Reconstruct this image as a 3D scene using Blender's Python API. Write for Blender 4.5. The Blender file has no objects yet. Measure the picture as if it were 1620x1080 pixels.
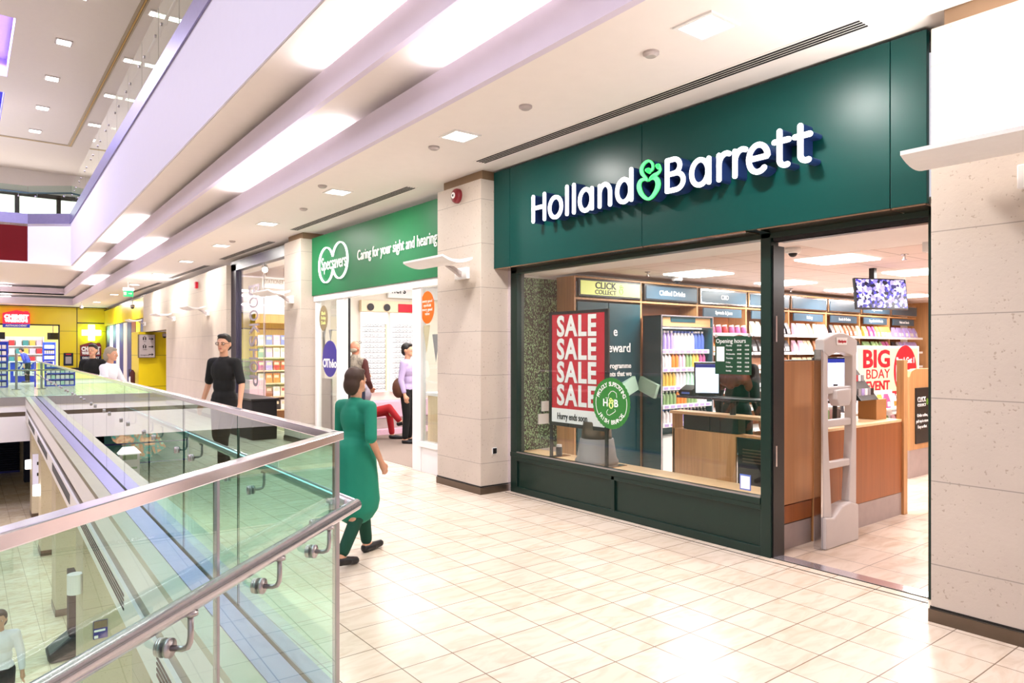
import bpy, bmesh, math, random
from mathutils import Vector, Matrix, noise
random.seed(7)
sc = bpy.context.scene
C = sc.collection
PI = math.pi

# ---------------------------------------------------------------- camera, world, exposure
cam = bpy.data.objects.new('camera', bpy.data.cameras.new('camera'))
C.objects.link(cam)
cam.location = (0, 0, 1.6)
cam.rotation_euler = (PI/2, 0, -math.radians(37.87))
cam.data.sensor_width = 36
cam.data.lens = 1115/1620*36
cam.data.shift_y = 13/1620
cam.data.clip_end = 200
sc.camera = cam
sc.view_settings.view_transform = 'Standard'
sc.view_settings.look = 'None'
sc.view_settings.gamma = 1
sc.view_settings.use_curve_mapping = False
sc.view_settings.exposure = 0.42
w = bpy.data.worlds.new('world'); sc.world = w; w.use_nodes = True
w.node_tree.nodes['Background'].inputs[0].default_value = (0.93, 0.91, 1.0, 1)
w.node_tree.nodes['Background'].inputs[1].default_value = 0.55
try:
    sc.cycles.max_bounces = 8; sc.cycles.transparent_max_bounces = 24
    sc.cycles.glossy_bounces = 4; sc.cycles.diffuse_bounces = 4
    sc.cycles.use_denoising = True
    sc.cycles.sample_clamp_indirect = 6
except Exception: pass

def area(loc, sx, sy, power, rot=(0, 0, 0), col=(1, 1, 1), name='area_light'):
    l = bpy.data.lights.new(name, 'AREA'); l.shape = 'RECTANGLE'; l.size = sx; l.size_y = sy
    l.energy = power; l.color = col
    o = bpy.data.objects.new(name, l); C.objects.link(o); o.location = loc; o.rotation_euler = rot
    return o
WARM = (1, .955, .915); COOL = (.86, .84, 1.0)
UP = (PI, 0, 0)
# atrium light: bluish lamps in the two coffers, then two added overhead lamps
area((-.6, 23, 9.95), 3.0, 4.4, 700, col=(.80, .76, 1.0))
area((-.6, 29.5, 9.95), 3.0, 4.4, 280, col=(.62, .58, 1.0))
area((-4, 4, 9.4), 5, 10, 620, col=(.88, .86, 1.0))  # added with the next one to light the void, no fixture there
area((-5, 15, 9.4), 5, 8, 430, col=(.88, .85, 1.0))
# mall gallery: recessed square downlights
DOWN = [(3.62, 2.70), (3.66, 5.50), (3.74, 8.40), (3.80, 11.2), (3.9, 14.1), (3.97, 17.1), (4.05, 20.4), (4.13, 24.2), (4.3, 29), (4.4, 34)]
for x, y in DOWN: area((x, y, 3.585), .24, .24, 42, col=WARM)
# cove battens: (X0, lip z, list of Y ranges)
COVES = [(2.955, 3.89, [(-1.5, 5.0), (6.94, 10.9), (16.7, 21), (26, 30)]), (2.575, 4.29, [(-.5, 6.6), (16.4, 20.9), (23.5, 29)])]
K = .0245
for X0, z, rs in COVES:
    for a, b in rs:
        x = X0 + K*(a+b)/2
        area((x+.05, (a+b)/2, z+.012), .05, b-a, 8.5*(b-a), rot=(0, math.radians(145), -math.atan(K)), col=(1, .95, 1))
for x, y in [(7.15, 3.7), (7.15, 5.45), (9.1, 3.7), (9.1, 5.45), (11.0, 3.7), (11.0, 5.45), (7.15, 1.9), (9.1, 1.9), (13, 3.7), (13, 5.45)]:
    area((x, y, 2.522), .58, .58, 27, col=(1, .96, .97))
area((6.8, 9.6, 2.93), 2.2, 3.6, 125, col=(1, .98, .95))
area((5.5, 9.6, 2.93), .4, 2.2, 24, col=(1, .97, .93))
area((6.3, 14.4, 3.2), 1.6, 2.4, 130, col=(1, .93, .96))
for x, y in [(0, 41.5), (3.5, 41.5), (-3.5, 41.5)]:
    area((x, y, 3.15), 2.6, 2.2, 190, col=(1, 1, 1))
area((4.4, 34, 3.585), .24, .24, 60, col=WARM)
area((-2, 33, 4.3), 5, 1.2, 110, col=(1, .95, .95))
area((-3, 30, 6.2), 7, 6, 130, rot=UP, col=(1, .97, .96))
# lower mall
for y in (8, 15, 23, 32): area((-2.2, y, -1.3), 2.6, 2.6, 90 if y < 30 else 200, col=(1, .97, .92))
for y in (10, 14.3, 19.5, 25): area((2.9, y, -1.0), 1.2, 1.6, 45, col=WARM)

# ---------------------------------------------------------------- materials
def lin(h):
    r = [int(h[i:i+2], 16)/255 for i in (0, 2, 4)]
    return tuple(c/12.92 if c <= .04045 else ((c+.055)/1.055)**2.4 for c in r) + (1,)
MATS = {}
def base(name):
    m = bpy.data.materials.new(name); m.use_nodes = True
    n = m.node_tree.nodes; l = m.node_tree.links
    b = n['Principled BSDF']; MATS[name] = m
    return m, n, l, b
def node(n, t, **kw):
    o = n.new(t)
    for k, v in kw.items():
        if k[0] == 'i': o.inputs[int(k[1:])].default_value = v
        else: setattr(o, k, v)
    return o
def M(name, col, rough=.5, metal=0., emit=0., ecol=None, var=.05, vs=8., bump=0., coat=0., spec=None, alpha=None):
    if name in MATS: return MATS[name]
    m, n, l, b = base(name)
    c = lin(col)
    tc = node(n, 'ShaderNodeTexCoord')
    ns = node(n, 'ShaderNodeTexNoise'); ns.inputs['Scale'].default_value = vs; ns.inputs['Detail'].default_value = 3
    l.new(tc.outputs['Object'], ns.inputs['Vector'])
    mx = node(n, 'ShaderNodeMix', data_type='RGBA')
    mx.inputs[6].default_value = tuple(v*(1-var) for v in c[:3]) + (1,)
    mx.inputs[7].default_value = tuple(min(1, v*(1+var)) for v in c[:3]) + (1,)
    l.new(ns.outputs[0], mx.inputs[0]); l.new(mx.outputs[2], b.inputs['Base Color'])
    b.inputs['Roughness'].default_value = rough; b.inputs['Metallic'].default_value = metal
    if spec is not None: b.inputs['Specular IOR Level'].default_value = spec
    if coat: b.inputs['Coat Weight'].default_value = coat; b.inputs['Coat Roughness'].default_value = .08
    if emit:
        b.inputs['Emission Color'].default_value = lin(ecol or col); b.inputs['Emission Strength'].default_value = emit
    if bump:
        bp = node(n, 'ShaderNodeBump'); bp.inputs['Strength'].default_value = bump; bp.inputs['Distance'].default_value = .01
        l.new(ns.outputs[0], bp.inputs['Height']); l.new(bp.outputs[0], b.inputs['Normal'])
    return m
def math_(n, op, a=None, b=None):
    o = node(n, 'ShaderNodeMath', operation=op)
    if isinstance(a, (int, float)): o.inputs[0].default_value = a
    if isinstance(b, (int, float)): o.inputs[1].default_value = b
    return o
def glass(name, tint, rough=0., strength=1.):
    m, n, l, b = base(name); n.remove(b); out = n['Material Output']
    tr = node(n, 'ShaderNodeBsdfTransparent'); tr.inputs[0].default_value = tint + (1,)
    gl = node(n, 'ShaderNodeBsdfGlossy'); gl.inputs['Roughness'].default_value = rough; gl.inputs[0].default_value = (.97, 1, .98, 1)
    fr = node(n, 'ShaderNodeFresnel'); fr.inputs[0].default_value = 1.5
    g = node(n, 'ShaderNodeNewGeometry')
    dbl = math_(n, 'MULTIPLY', b=1.85*strength); l.new(fr.outputs[0], dbl.inputs[0]); dbl.use_clamp = True
    inv = math_(n, 'SUBTRACT', a=1.0); l.new(g.outputs['Backfacing'], inv.inputs[1])
    f = math_(n, 'MULTIPLY'); l.new(dbl.outputs[0], f.inputs[0]); l.new(inv.outputs[0], f.inputs[1])
    mx = node(n, 'ShaderNodeMixShader'); l.new(f.outputs[0], mx.inputs[0]); l.new(tr.outputs[0], mx.inputs[1]); l.new(gl.outputs[0], mx.inputs[2])
    l.new(mx.outputs[0], out.inputs[0])
    return m
def tiles(name, size, off, c1, c2, mortar, rough, ms=.0035, vein=.5, vs=3.):
    m, n, l, b = base(name)
    tc = node(n, 'ShaderNodeTexCoord'); mp = node(n, 'ShaderNodeMapping'); mp.inputs['Location'].default_value = (off[0], off[1], 0)
    l.new(tc.outputs['Object'], mp.inputs['Vector'])
    br = node(n, 'ShaderNodeTexBrick'); br.offset = 0; br.squash = 1
    br.inputs['Scale'].default_value = 1; br.inputs['Brick Width'].default_value = size; br.inputs['Row Height'].default_value = size
    br.inputs['Mortar Size'].default_value = ms; br.inputs['Mortar Smooth'].default_value = .2; br.inputs['Bias'].default_value = 0
    br.inputs['Color1'].default_value = lin(c1); br.inputs['Color2'].default_value = lin(c2); br.inputs['Mortar'].default_value = lin(mortar)
    l.new(mp.outputs[0], br.inputs['Vector'])
    mp2 = node(n, 'ShaderNodeMapping'); mp2.inputs['Scale'].default_value = (1, 3.2, 1); l.new(tc.outputs['Object'], mp2.inputs['Vector'])
    ns = node(n, 'ShaderNodeTexNoise'); ns.inputs['Scale'].default_value = vs; ns.inputs['Detail'].default_value = 8; ns.inputs['Distortion'].default_value = 1.6
    l.new(mp2.outputs[0], ns.inputs['Vector'])
    rp = node(n, 'ShaderNodeValToRGB'); rp.color_ramp.elements[0].position = .32; rp.color_ramp.elements[1].position = .55
    rp.color_ramp.elements[0].color = lin('cdb492'); rp.color_ramp.elements[1].color = (1, 1, 1, 1)
    l.new(ns.outputs[0], rp.inputs[0])
    mx = node(n, 'ShaderNodeMix', data_type='RGBA', blend_type='MULTIPLY'); mx.inputs[0].default_value = vein
    l.new(br.outputs[0], mx.inputs[6]); l.new(rp.outputs[0], mx.inputs[7]); l.new(mx.outputs[2], b.inputs['Base Color'])
    b.inputs['Roughness'].default_value = rough
    rm = node(n, 'ShaderNodeMapRange'); rm.inputs[3].default_value = rough*.8; rm.inputs[4].default_value = rough*1.5
    l.new(ns.outputs[0], rm.inputs[0]); l.new(rm.outputs[0], b.inputs['Roughness'])
    return m
def stone(name, col, jz=(.337, .488), jy=None, axis=1):
    m, n, l, b = base(name); c = lin(col)
    tc = node(n, 'ShaderNodeTexCoord'); sp = node(n, 'ShaderNodeSeparateXYZ'); l.new(tc.outputs['Object'], sp.inputs[0])
    def line(out, off, per, w):
        a = math_(n, 'SUBTRACT', b=off); l.new(out, a.inputs[0])
        d = math_(n, 'DIVIDE', b=per); l.new(a.outputs[0], d.inputs[0])
        f = math_(n, 'FRACT'); l.new(d.outputs[0], f.inputs[0])
        s = math_(n, 'LESS_THAN', b=w/per); l.new(f.outputs[0], s.inputs[0]); return s
    L = line(sp.outputs[2], jz[0], jz[1], .006)
    if jy:
        L2 = line(sp.outputs[axis], jy[0], jy[1], .006); mxm = math_(n, 'MAXIMUM'); l.new(L.outputs[0], mxm.inputs[0]); l.new(L2.outputs[0], mxm.inputs[1]); L = mxm
    ns = node(n, 'ShaderNodeTexNoise'); ns.inputs['Scale'].default_value = 2.2; ns.inputs['Detail'].default_value = 7
    sm = node(n, 'ShaderNodeTexNoise'); sm.inputs['Scale'].default_value = 45; sm.inputs['Detail'].default_value = 4
    l.new(tc.outputs['Object'], ns.inputs['Vector']); l.new(tc.outputs['Object'], sm.inputs['Vector'])
    r1 = node(n, 'ShaderNodeMix', data_type='RGBA'); r1.inputs[6].default_value = tuple(v*.86 for v in c[:3])+(1,); r1.inputs[7].default_value = tuple(min(1, v*1.1) for v in c[:3])+(1,)
    l.new(ns.outputs[0], r1.inputs[0])
    rp = node(n, 'ShaderNodeValToRGB'); rp.color_ramp.elements[0].position = .30; rp.color_ramp.elements[1].position = .36
    rp.color_ramp.elements[0].color = (.55, .47, .40, 1); rp.color_ramp.elements[1].color = (1, 1, 1, 1); l.new(sm.outputs[0], rp.inputs[0])
    r2 = node(n, 'ShaderNodeMix', data_type='RGBA', blend_type='MULTIPLY'); r2.inputs[0].default_value = .6
    l.new(r1.outputs[2], r2.inputs[6]); l.new(rp.outputs[0], r2.inputs[7])
    r3 = node(n, 'ShaderNodeMix', data_type='RGBA'); l.new(L.outputs[0], r3.inputs[0]); l.new(r2.outputs[2], r3.inputs[6]); r3.inputs[7].default_value = tuple(v*.55 for v in c[:3])+(1,)
    l.new(r3.outputs[2], b.inputs['Base Color']); b.inputs['Roughness'].default_value = .6
    bp = node(n, 'ShaderNodeBump'); bp.inputs['Strength'].default_value = .25; bp.inputs['Distance'].default_value = .004
    l.new(sm.outputs[0], bp.inputs['Height']); l.new(bp.outputs[0], b.inputs['Normal'])
    return m
def wood(name, col, dark=.75, scale=(30, 30, 1.2), rough=.4):
    m, n, l, b = base(name); c = lin(col)
    tc = node(n, 'ShaderNodeTexCoord'); mp = node(n, 'ShaderNodeMapping'); mp.inputs['Scale'].default_value = scale
    l.new(tc.outputs['Object'], mp.inputs['Vector'])
    ns = node(n, 'ShaderNodeTexNoise'); ns.inputs['Scale'].default_value = 1.0; ns.inputs['Detail'].default_value = 6; ns.inputs['Distortion'].default_value = .6
    l.new(mp.outputs[0], ns.inputs['Vector'])
    rp = node(n, 'ShaderNodeValToRGB'); rp.color_ramp.elements[0].position = .3; rp.color_ramp.elements[1].position = .65
    rp.color_ramp.elements[0].color = tuple(v*dark for v in c[:3])+(1,); rp.color_ramp.elements[1].color = c
    l.new(ns.outputs[0], rp.inputs[0]); l.new(rp.outputs[0], b.inputs['Base Color']); b.inputs['Roughness'].default_value = rough
    return m
def panelgrid(name, col, line, p, off, rough=.5, wd=.012, axes=(0, 1)):
    """flat colour with thin grid lines (ceiling tiles, cladding panels)"""
    m, n, l, b = base(name)
    tc = node(n, 'ShaderNodeTexCoord'); sp = node(n, 'ShaderNodeSeparateXYZ'); l.new(tc.outputs['Object'], sp.inputs[0])
    L = None
    for ax in axes:
        a = math_(n, 'SUBTRACT', b=off); l.new(sp.outputs[ax], a.inputs[0])
        d = math_(n, 'DIVIDE', b=p); l.new(a.outputs[0], d.inputs[0]); f = math_(n, 'FRACT'); l.new(d.outputs[0], f.inputs[0])
        s = math_(n, 'LESS_THAN', b=wd/p); l.new(f.outputs[0], s.inputs[0])
        if L: q = math_(n, 'MAXIMUM'); l.new(L.outputs[0], q.inputs[0]); l.new(s.outputs[0], q.inputs[1]); L = q
        else: L = s
    mx = node(n, 'ShaderNodeMix', data_type='RGBA'); l.new(L.outputs[0], mx.inputs[0]); mx.inputs[6].default_value = lin(col); mx.inputs[7].default_value = lin(line)
    l.new(mx.outputs[2], b.inputs['Base Color']); b.inputs['Roughness'].default_value = rough
    return m
def blotch(name, cols, scale, rough=.5, kind='voronoi', emit=0., stretch=(1, 1, 1), interp='CONSTANT'):
    """several flat colours spread by a texture: printed foliage, screens, photographs"""
    m, n, l, b = base(name)
    tc = node(n, 'ShaderNodeTexCoord'); mp = node(n, 'ShaderNodeMapping'); mp.inputs['Scale'].default_value = stretch
    l.new(tc.outputs['Object'], mp.inputs['Vector'])
    if kind == 'voronoi':
        t = node(n, 'ShaderNodeTexVoronoi'); t.inputs['Scale'].default_value = scale; sep = node(n, 'ShaderNodeSeparateColor')
        l.new(mp.outputs[0], t.inputs['Vector']); l.new(t.outputs['Color'], sep.inputs[0]); o = sep.outputs[0]
    else:
        t = node(n, 'ShaderNodeTexNoise'); t.inputs['Scale'].default_value = scale; t.inputs['Detail'].default_value = 6; l.new(mp.outputs[0], t.inputs['Vector']); o = t.outputs[0]
    rp = node(n, 'ShaderNodeValToRGB'); cr = rp.color_ramp; cr.interpolation = interp
    lo, hi = (0, 1) if kind == 'voronoi' else (.32, .68)
    k = len(cols)
    cr.elements[0].position = lo; cr.elements[0].color = lin(cols[0]); cr.elements[1].position = lo+(hi-lo)/k; cr.elements[1].color = lin(cols[1])
    for i in range(2, k): e = cr.elements.new(lo+(hi-lo)*i/k); e.color = lin(cols[i])
    l.new(o, rp.inputs[0]); l.new(rp.outputs[0], b.inputs['Base Color']); b.inputs['Roughness'].default_value = rough
    if emit:
        l.new(rp.outputs[0], b.inputs['Emission Color']); b.inputs['Emission Strength'].default_value = emit
    return m

tiles('floor_stone', .301, (-1.735+.301*10, -1.926+.301*10, 0), 'e8d9c9', 'e1d0bd', '8a7868', .19, vein=.3)
tiles('floor_shop', .45, (.1, .2, 0), 'd6c3b3', 'c9b5a6', '77655c', .3, vein=.55, vs=2)
tiles('floor_low', .42, (.1, .2, 0), 'dccfb4', 'd2c3a5', '857962', .2)
stone('stone', 'c9bcb0')
stone('stone_wall', 'cfc1b2', jz=(.27, .55), jy=(.1, .9))
stone('stone_low', 'c4b79d', jz=(.3, .8))
M('ceil', 'f6eeea', .75, var=.02)
M('ceil_top', 'e9e4e2', .8, var=.02)
M('slab', 'dcdaf0', .7, var=.015)
M('lip', 'ddd3e6', .7, var=.02)
M('cove', 'ebe3de', .8, var=.02)
M('white', 'f2efee', .5, var=.02)
M('white_gloss', 'f6f4f4', .2, var=.01)
M('dark_gap', '17130f', .8)
M('neck', '8d7257', .6); M('groove', 'b3a58e', .6)
M('steel', 'b9b2b4', .28, metal=1, var=.06, vs=30)
M('steel_bright', 'f2ecf6', .16, metal=.84, var=.04, vs=40)
M('steel_strip', '8d88ac', .42, metal=.7, var=.1, vs=14)
M('bronze', 'b89a82', .18, metal=1, var=.2, vs=5)
M('plinth', '6f6257', .3, metal=.9, var=.15, vs=9)
M('chrome', 'cfcfd2', .12, metal=1)
M('edge', '2c4a42', .15, var=.1)
M('rubber', '171717', .5)
M('teal', '013f3b', .34, var=.04, vs=2, spec=.26)
M('teal_frame', '08261f', .35, var=.08)
M('teal_panel', '1f4a54', .25, var=.05)
M('teal_sign', '415a6b', .3, var=.1)
M('black', '121013', .35)
M('black_matt', '0d0b0e', .8)
M('letter_face', 'ffffff', .4, emit=1.2, ecol='fbf8ff')
M('letter_side', '24386e', .3)
M('amp_face', '57f08a', .4, emit=.75, ecol='45ea78')
M('lamp', 'ffffff', .4, emit=9, ecol='fffaf2')
M('lamp_soft', 'ffffff', .4, emit=3, ecol='fff4ea')
M('cove_lamp', 'ffffff', .4, emit=6, ecol='fff6ff')
M('print_white', 'f7f6f6', .45, var=.02)
M('print_red', 'c8102e', .35, var=.03)
M('print_black', '1a1a1c', .45)
M('print_green', '2f7a32', .4, var=.06, vs=60)
M('print_dkgreen', '13402a', .4)
M('lime', 'dfe88a', .35, emit=.35, ecol='e8f08c')
M('green_line', '8fd04a', .4)
M('spec_green', '0e6b3f', .45, var=.05, vs=3, spec=.25)
M('glow_white', 'ffffff', .4, emit=.75, ecol='ffffff')
M('yellow', 'efd31c', .35, var=.04)
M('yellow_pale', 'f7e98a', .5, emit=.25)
M('orange', 'e0660f', .35)
M('purple', '3a2f92', .35)
M('navy', '1c2488', .4)
M('blue', '1f3fd0', .35)
M('red_lit', 'f01a34', .35, emit=1.0)
M('maroon', '7c1220', .4)
M('red_wall', '5e0407', .6, var=.06, spec=.15)
M('carpet', '8d7c72', .95, var=.35, vs=160)
M('grey_plastic', 'b6aaa8', .4)
M('gate_plastic', 'c9c0be', .4)
M('edge_stone', 'a19b8b', .3, var=.1, vs=3)
M('cream_wall', 'f0e6d8', .6, var=.02)
M('kick', 'ab9a96', .45, var=.15)
M('stool', '8b8484', .6)
wood('wood', 'd39d69'); wood('wood_dark', 'a35f33', .8); wood('wood_pale', 'ecd3ac', .88); wood('wood_counter', 'c58d60', .85, scale=(14, 14, .8))
wood('ledge', 'eec89a', .9, scale=(40, 2, 1))
panelgrid('ceil_shop', 'ead9d2', 'b9a49c', .6, .15, .8, .014)
panelgrid('yellow_clad', 'e9cf14', '8f7c0c', 1.05, .35, .3, .02, axes=(2,))
glass('glass_clear', (.93, .96, .95)); glass('glass_rail', (.76, .93, .88)); glass('glass_up', (.80, .90, .86))
blotch('foliage', ['20160f', '46362d', '6d8f5a', '3a2b26', '9ab98a', '2c3a1e', 'b4d6a2', '30241f'], 95, .7, stretch=(1.4, 1, .7))
blotch('cctv', ['0c0a2a', '3a36b8', '8f8cff', 'dcdcff', '2a2a70', 'b0b0ff'], 30, .3, emit=.4)
blotch('till_screen', ['dfe6ff', 'e8ecff', 'c8d2f4'], 9, .3, emit=.9)
blotch('photo_hands', ['d9a07c', 'e8bb92', 'c98a63', '2c8f86', 'b6703f', '7fc0a8'], 1.4, .5, emit=.5, interp='LINEAR', kind='noise')
blotch('quilt', ['8d8274', '9c9182', '7b7166'], 30, .8)
M('skin', 'cf9a7c', .55, var=.05, vs=20); M('skin_red', 'c07f64', .55, var=.08, vs=20)
M('hair_dark', '17100d', .6, var=.3, vs=60); M('hair_grey', '9b8f7d', .6, var=.25, vs=60); M('hair_auburn', '6b2f15', .5, var=.4, vs=40); M('hair_brown', '3b2415', .6, var=.3)
M('cloth_black', '060506', .85); M('cloth_white', 'e9e6ee', .8, var=.06); M('cloth_green', '0b7d63', .8, var=.12, vs=6); M('cloth_dkgreen', '06402f', .85)
M('cloth_navy', '1b2238', .85); M('cloth_red', 'b01420', .8); M('cloth_lilac', 'b9a6cf', .8); M('cloth_khaki', '8a7a5c', .85); M('cloth_grey', '9d95a3', .85); M('cloth_maroon', '4a1d1a', .85); M('cloth_blue', '2f3fa8', .8); M('denim', '3d5568', .85)
M('leather_brown', '5a3222', .5); M('kraft', 'b98352', .7); M('cardboard', 'c49a6c', .8)
M('exit_green', '19b26b', .4, emit=.8); M('cross', 'eafff4', .4, emit=6, ecol='b9ffdf')
for nm, c in dict(p_white='efe9ec', p_pink='e6bcd0', p_cream='ecd9b8', p_brown='a86f4a', p_green='8fae78', p_yellow='e3bd57', p_lilac='b7a2dc', p_orange='e98a3a', p_magenta='b9578f', p_mint='bfe3d0', p_black='2a2327', p_blue='5873c4', p_red='c0343c', p_teal='3d8f92', p_grey='a09ba0').items():
    M(nm, c, .45, var=.12, vs=40)

# ---------------------------------------------------------------- mesh helpers
ORG = {}
class MB:
    def __init__(s, T=None): s.v = []; s.f = []; s.mi = []; s.m = 0; s.T = T
    def add(s, vs, fs):
        k = len(s.v)
        for p in vs:
            p = Vector(p); s.v.append(s.T @ p if s.T else p)
        for f in fs: s.f.append([i+k for i in f]); s.mi.append(s.m)
        return s
    def box(s, x0, x1, y0, y1, z0, z1):
        return s.add([(x, y, z) for x in (x0, x1) for y in (y0, y1) for z in (z0, z1)],
            [(0, 1, 3, 2), (4, 6, 7, 5), (0, 4, 5, 1), (2, 3, 7, 6), (0, 2, 6, 4), (1, 5, 7, 3)])
    def quad(s, *p): return s.add(p, [tuple(range(len(p)))])
    def prism(s, poly, ax, a, b):
        """poly: 2D points in the two remaining axes; extruded along ax from a to b"""
        def P(u, v, t): return (t, u, v) if ax == 0 else ((u, t, v) if ax == 1 else (u, v, t))
        n = len(poly)
        vs = [P(u, v, a) for u, v in poly] + [P(u, v, b) for u, v in poly]
        fs = [tuple(range(n))[::-1], tuple(range(n, 2*n))] + [(i, (i+1) % n, n+(i+1) % n, n+i) for i in range(n)]
        return s.add(vs, fs)
    def beam(s, X0, a, b, y0, y1, z0, z1, k=K):
        """box that follows the slightly skewed atrium edge: x = X0 + k*y"""
        x = [X0+a+k*y0, X0+b+k*y0, X0+a+k*y1, X0+b+k*y1]
        return s.add([(x[0], y0, z0), (x[0], y0, z1), (x[2], y1, z0), (x[2], y1, z1), (x[1], y0, z0), (x[1], y0, z1), (x[3], y1, z0), (x[3], y1, z1)],
            [(0, 1, 3, 2), (4, 6, 7, 5), (0, 4, 5, 1), (2, 3, 7, 6), (0, 2, 6, 4), (1, 5, 7, 3)])
    def tube(s, pts, r, n=10, close=False):
        pts = [Vector(p) for p in pts]; rs = r if isinstance(r, (list, tuple)) else [r]*len(pts)
        N = len(pts); vs = []; up = None
        for i, p in enumerate(pts):
            if close: d = (pts[(i+1) % N]-pts[i-1])
            else: d = pts[min(i+1, N-1)]-pts[max(i-1, 0)]
            d = d.normalized()
            if up is None:
                up = Vector((0, 0, 1)) if abs(d.z) < .9 else Vector((1, 0, 0))
            a = d.cross(up).normalized(); bb = a.cross(d).normalized(); up = bb
            sc_ = 1.0
            if 0 < i < N-1:
                c = (pts[i]-pts[i-1]).normalized().dot((pts[i+1]-pts[i]).normalized()); sc_ = min(1.6, 1/math.sqrt(max(.2, (1+c)/2)))
            for k in range(n):
                t = 2*PI*k/n
                vs.append(p + (a*math.cos(t)*(sc_ if abs(d.z) < .99 else 1) + bb*math.sin(t))*rs[i])
        fs = []
        for i in range(N if close else N-1):
            j = (i+1) % N
            for k in range(n): fs.append((i*n+k, i*n+(k+1) % n, j*n+(k+1) % n, j*n+k))
        if not close: fs += [tuple(range(n))[::-1], tuple((N-1)*n+k for k in range(n))]
        return s.add(vs, fs)
    def cyl(s, p0, p1, r0, r1=None, n=16): return s.tube([p0, p1], [r0, r0 if r1 is None else r1], n)
    def lathe(s, prof, c=(0, 0, 0), n=20):
        vs = []; N = len(prof)
        for r, z in prof:
            for k in range(n): t = 2*PI*k/n; vs.append((c[0]+r*math.cos(t), c[1]+r*math.sin(t), c[2]+z))
        fs = [(i*n+k, i*n+(k+1) % n, (i+1)*n+(k+1) % n, (i+1)*n+k) for i in range(N-1) for k in range(n)]
        fs += [tuple(range(n))[::-1], tuple((N-1)*n+k for k in range(n))]
        return s.add(vs, fs)
    def ell(s, c, r, n=14, m=9, R=None):
        vs = []; c = Vector(c)
        for i in range(1, m):
            ph = PI*i/m
            for k in range(n):
                t = 2*PI*k/n; p = Vector((r[0]*math.sin(ph)*math.cos(t), r[1]*math.sin(ph)*math.sin(t), r[2]*math.cos(ph)))
                vs.append(c+(R @ p if R else p))
        a = Vector((0, 0, r[2])); vs += [c+(R @ a if R else a), c-(R @ a if R else a)]
        q = len(vs)-2
        fs = [(i*n+k, (i+1)*n+k, (i+1)*n+(k+1) % n, i*n+(k+1) % n) for i in range(m-2) for k in range(n)]
        fs += [(q, k, (k+1) % n) for k in range(n)] + [(q+1, (m-2)*n+(k+1) % n, (m-2)*n+k) for k in range(n)]
        return s.add(vs, fs)
    def cap(s, p0, p1, r0, r1, n=12):
        """tapered capsule"""
        s.tube([p0, p1], [r0, r1], n); s.ell(p0, (r0,)*3, n, 8); s.ell(p1, (r1,)*3, n, 8); return s
    def stroke(s, pts, w, P, depth, cap=True):
        """ribbon of width w (number or list) along 2D points, extruded; P(u, v, t) maps to 3D, t in 0..depth"""
        n = len(pts); ws = w if isinstance(w, (list, tuple)) else [w]*n
        L = []; R = []
        for i in range(n):
            a = pts[max(i-1, 0)]; b = pts[min(i+1, n-1)]; dx, dy = b[0]-a[0], b[1]-a[1]; q = math.hypot(dx, dy) or 1
            nx, ny = -dy/q*ws[i]/2, dx/q*ws[i]/2
            L.append((pts[i][0]+nx, pts[i][1]+ny)); R.append((pts[i][0]-nx, pts[i][1]-ny))
        k = n
        vs = []
        for t in (0, depth):
            vs += [P(u, v, t) for u, v in L] + [P(u, v, t) for u, v in R]
        o = 2*k; fs = []
        for i in range(k-1):
            fs += [(i, i+1, k+i+1, k+i), (o+i, o+k+i, o+k+i+1, o+i+1), (i, o+i, o+i+1, i+1), (k+i, k+i+1, o+k+i+1, o+k+i)]
        fs += [(0, k, o+k, o), (k-1, o+k-1, o+2*k-1, 2*k-1)]
        mi0 = s.m
        kf = len(s.f); s.add(vs, fs)
        if cap:
            for i in (0, n-1):
                c = pts[i]; r = ws[i]/2; m = 12
                pl = [(c[0]+r*math.cos(2*PI*j/m), c[1]+r*math.sin(2*PI*j/m)) for j in range(m)]
                s.add([P(u, v, 0) for u, v in pl]+[P(u, v, depth) for u, v in pl], [tuple(range(m)), tuple(range(m, 2*m))]+[(j, (j+1) % m, m+(j+1) % m, m+j) for j in range(m)])
        return s
    def mesh(s, name, mats, smooth=False):
        me = bpy.data.meshes.new(name); me.from_pydata([tuple(p) for p in s.v], [], s.f)
        for m in (mats if isinstance(mats, (list, tuple)) else [mats]): me.materials.append(MATS[m])
        me.polygons.foreach_set('material_index', s.mi)
        if smooth: me.polygons.foreach_set('use_smooth', [True]*len(s.f))
        me.validate(); me.update()
        bm = bmesh.new(); bm.from_mesh(me); bmesh.ops.recalc_face_normals(bm, faces=bm.faces); bm.to_mesh(me); bm.free()
        return me
    def build(s, name, mats, parent=None, smooth=False, bevel=0., structure=False):
        if parent is not None:
            o_ = ORG.get(parent.name, Vector((0, 0, 0)))
        elif structure: o_ = Vector((0, 0, 0))
        else:
            xs = [p.x for p in s.v]; ys = [p.y for p in s.v]; zs = [p.z for p in s.v]
            o_ = Vector(((min(xs)+max(xs))/2, (min(ys)+max(ys))/2, min(zs)))
        s.v = [p-o_ for p in s.v]
        me = s.mesh(name, mats, smooth)
        return link(name, me, parent, o_, bevel, structure)
def link(name, me, parent=None, o_=Vector((0, 0, 0)), bevel=0., structure=False):
    o = bpy.data.objects.new(name, me); C.objects.link(o)
    if parent is not None: o.parent = parent; ORG[o.name] = ORG.get(parent.name, Vector((0, 0, 0)))
    else:
        o.location = o_; ORG[o.name] = Vector(o_)
    if bevel:
        b = o.modifiers.new('bevel', 'BEVEL'); b.width = bevel; b.segments = 2; b.limit_method = 'ANGLE'; b.angle_limit = .6
    if structure: o['kind'] = 'structure'
    return o
def tag(o, label, cat, group=None):
    o['label'] = label; o['category'] = cat
    if group: o['group'] = group
    return o
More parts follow.
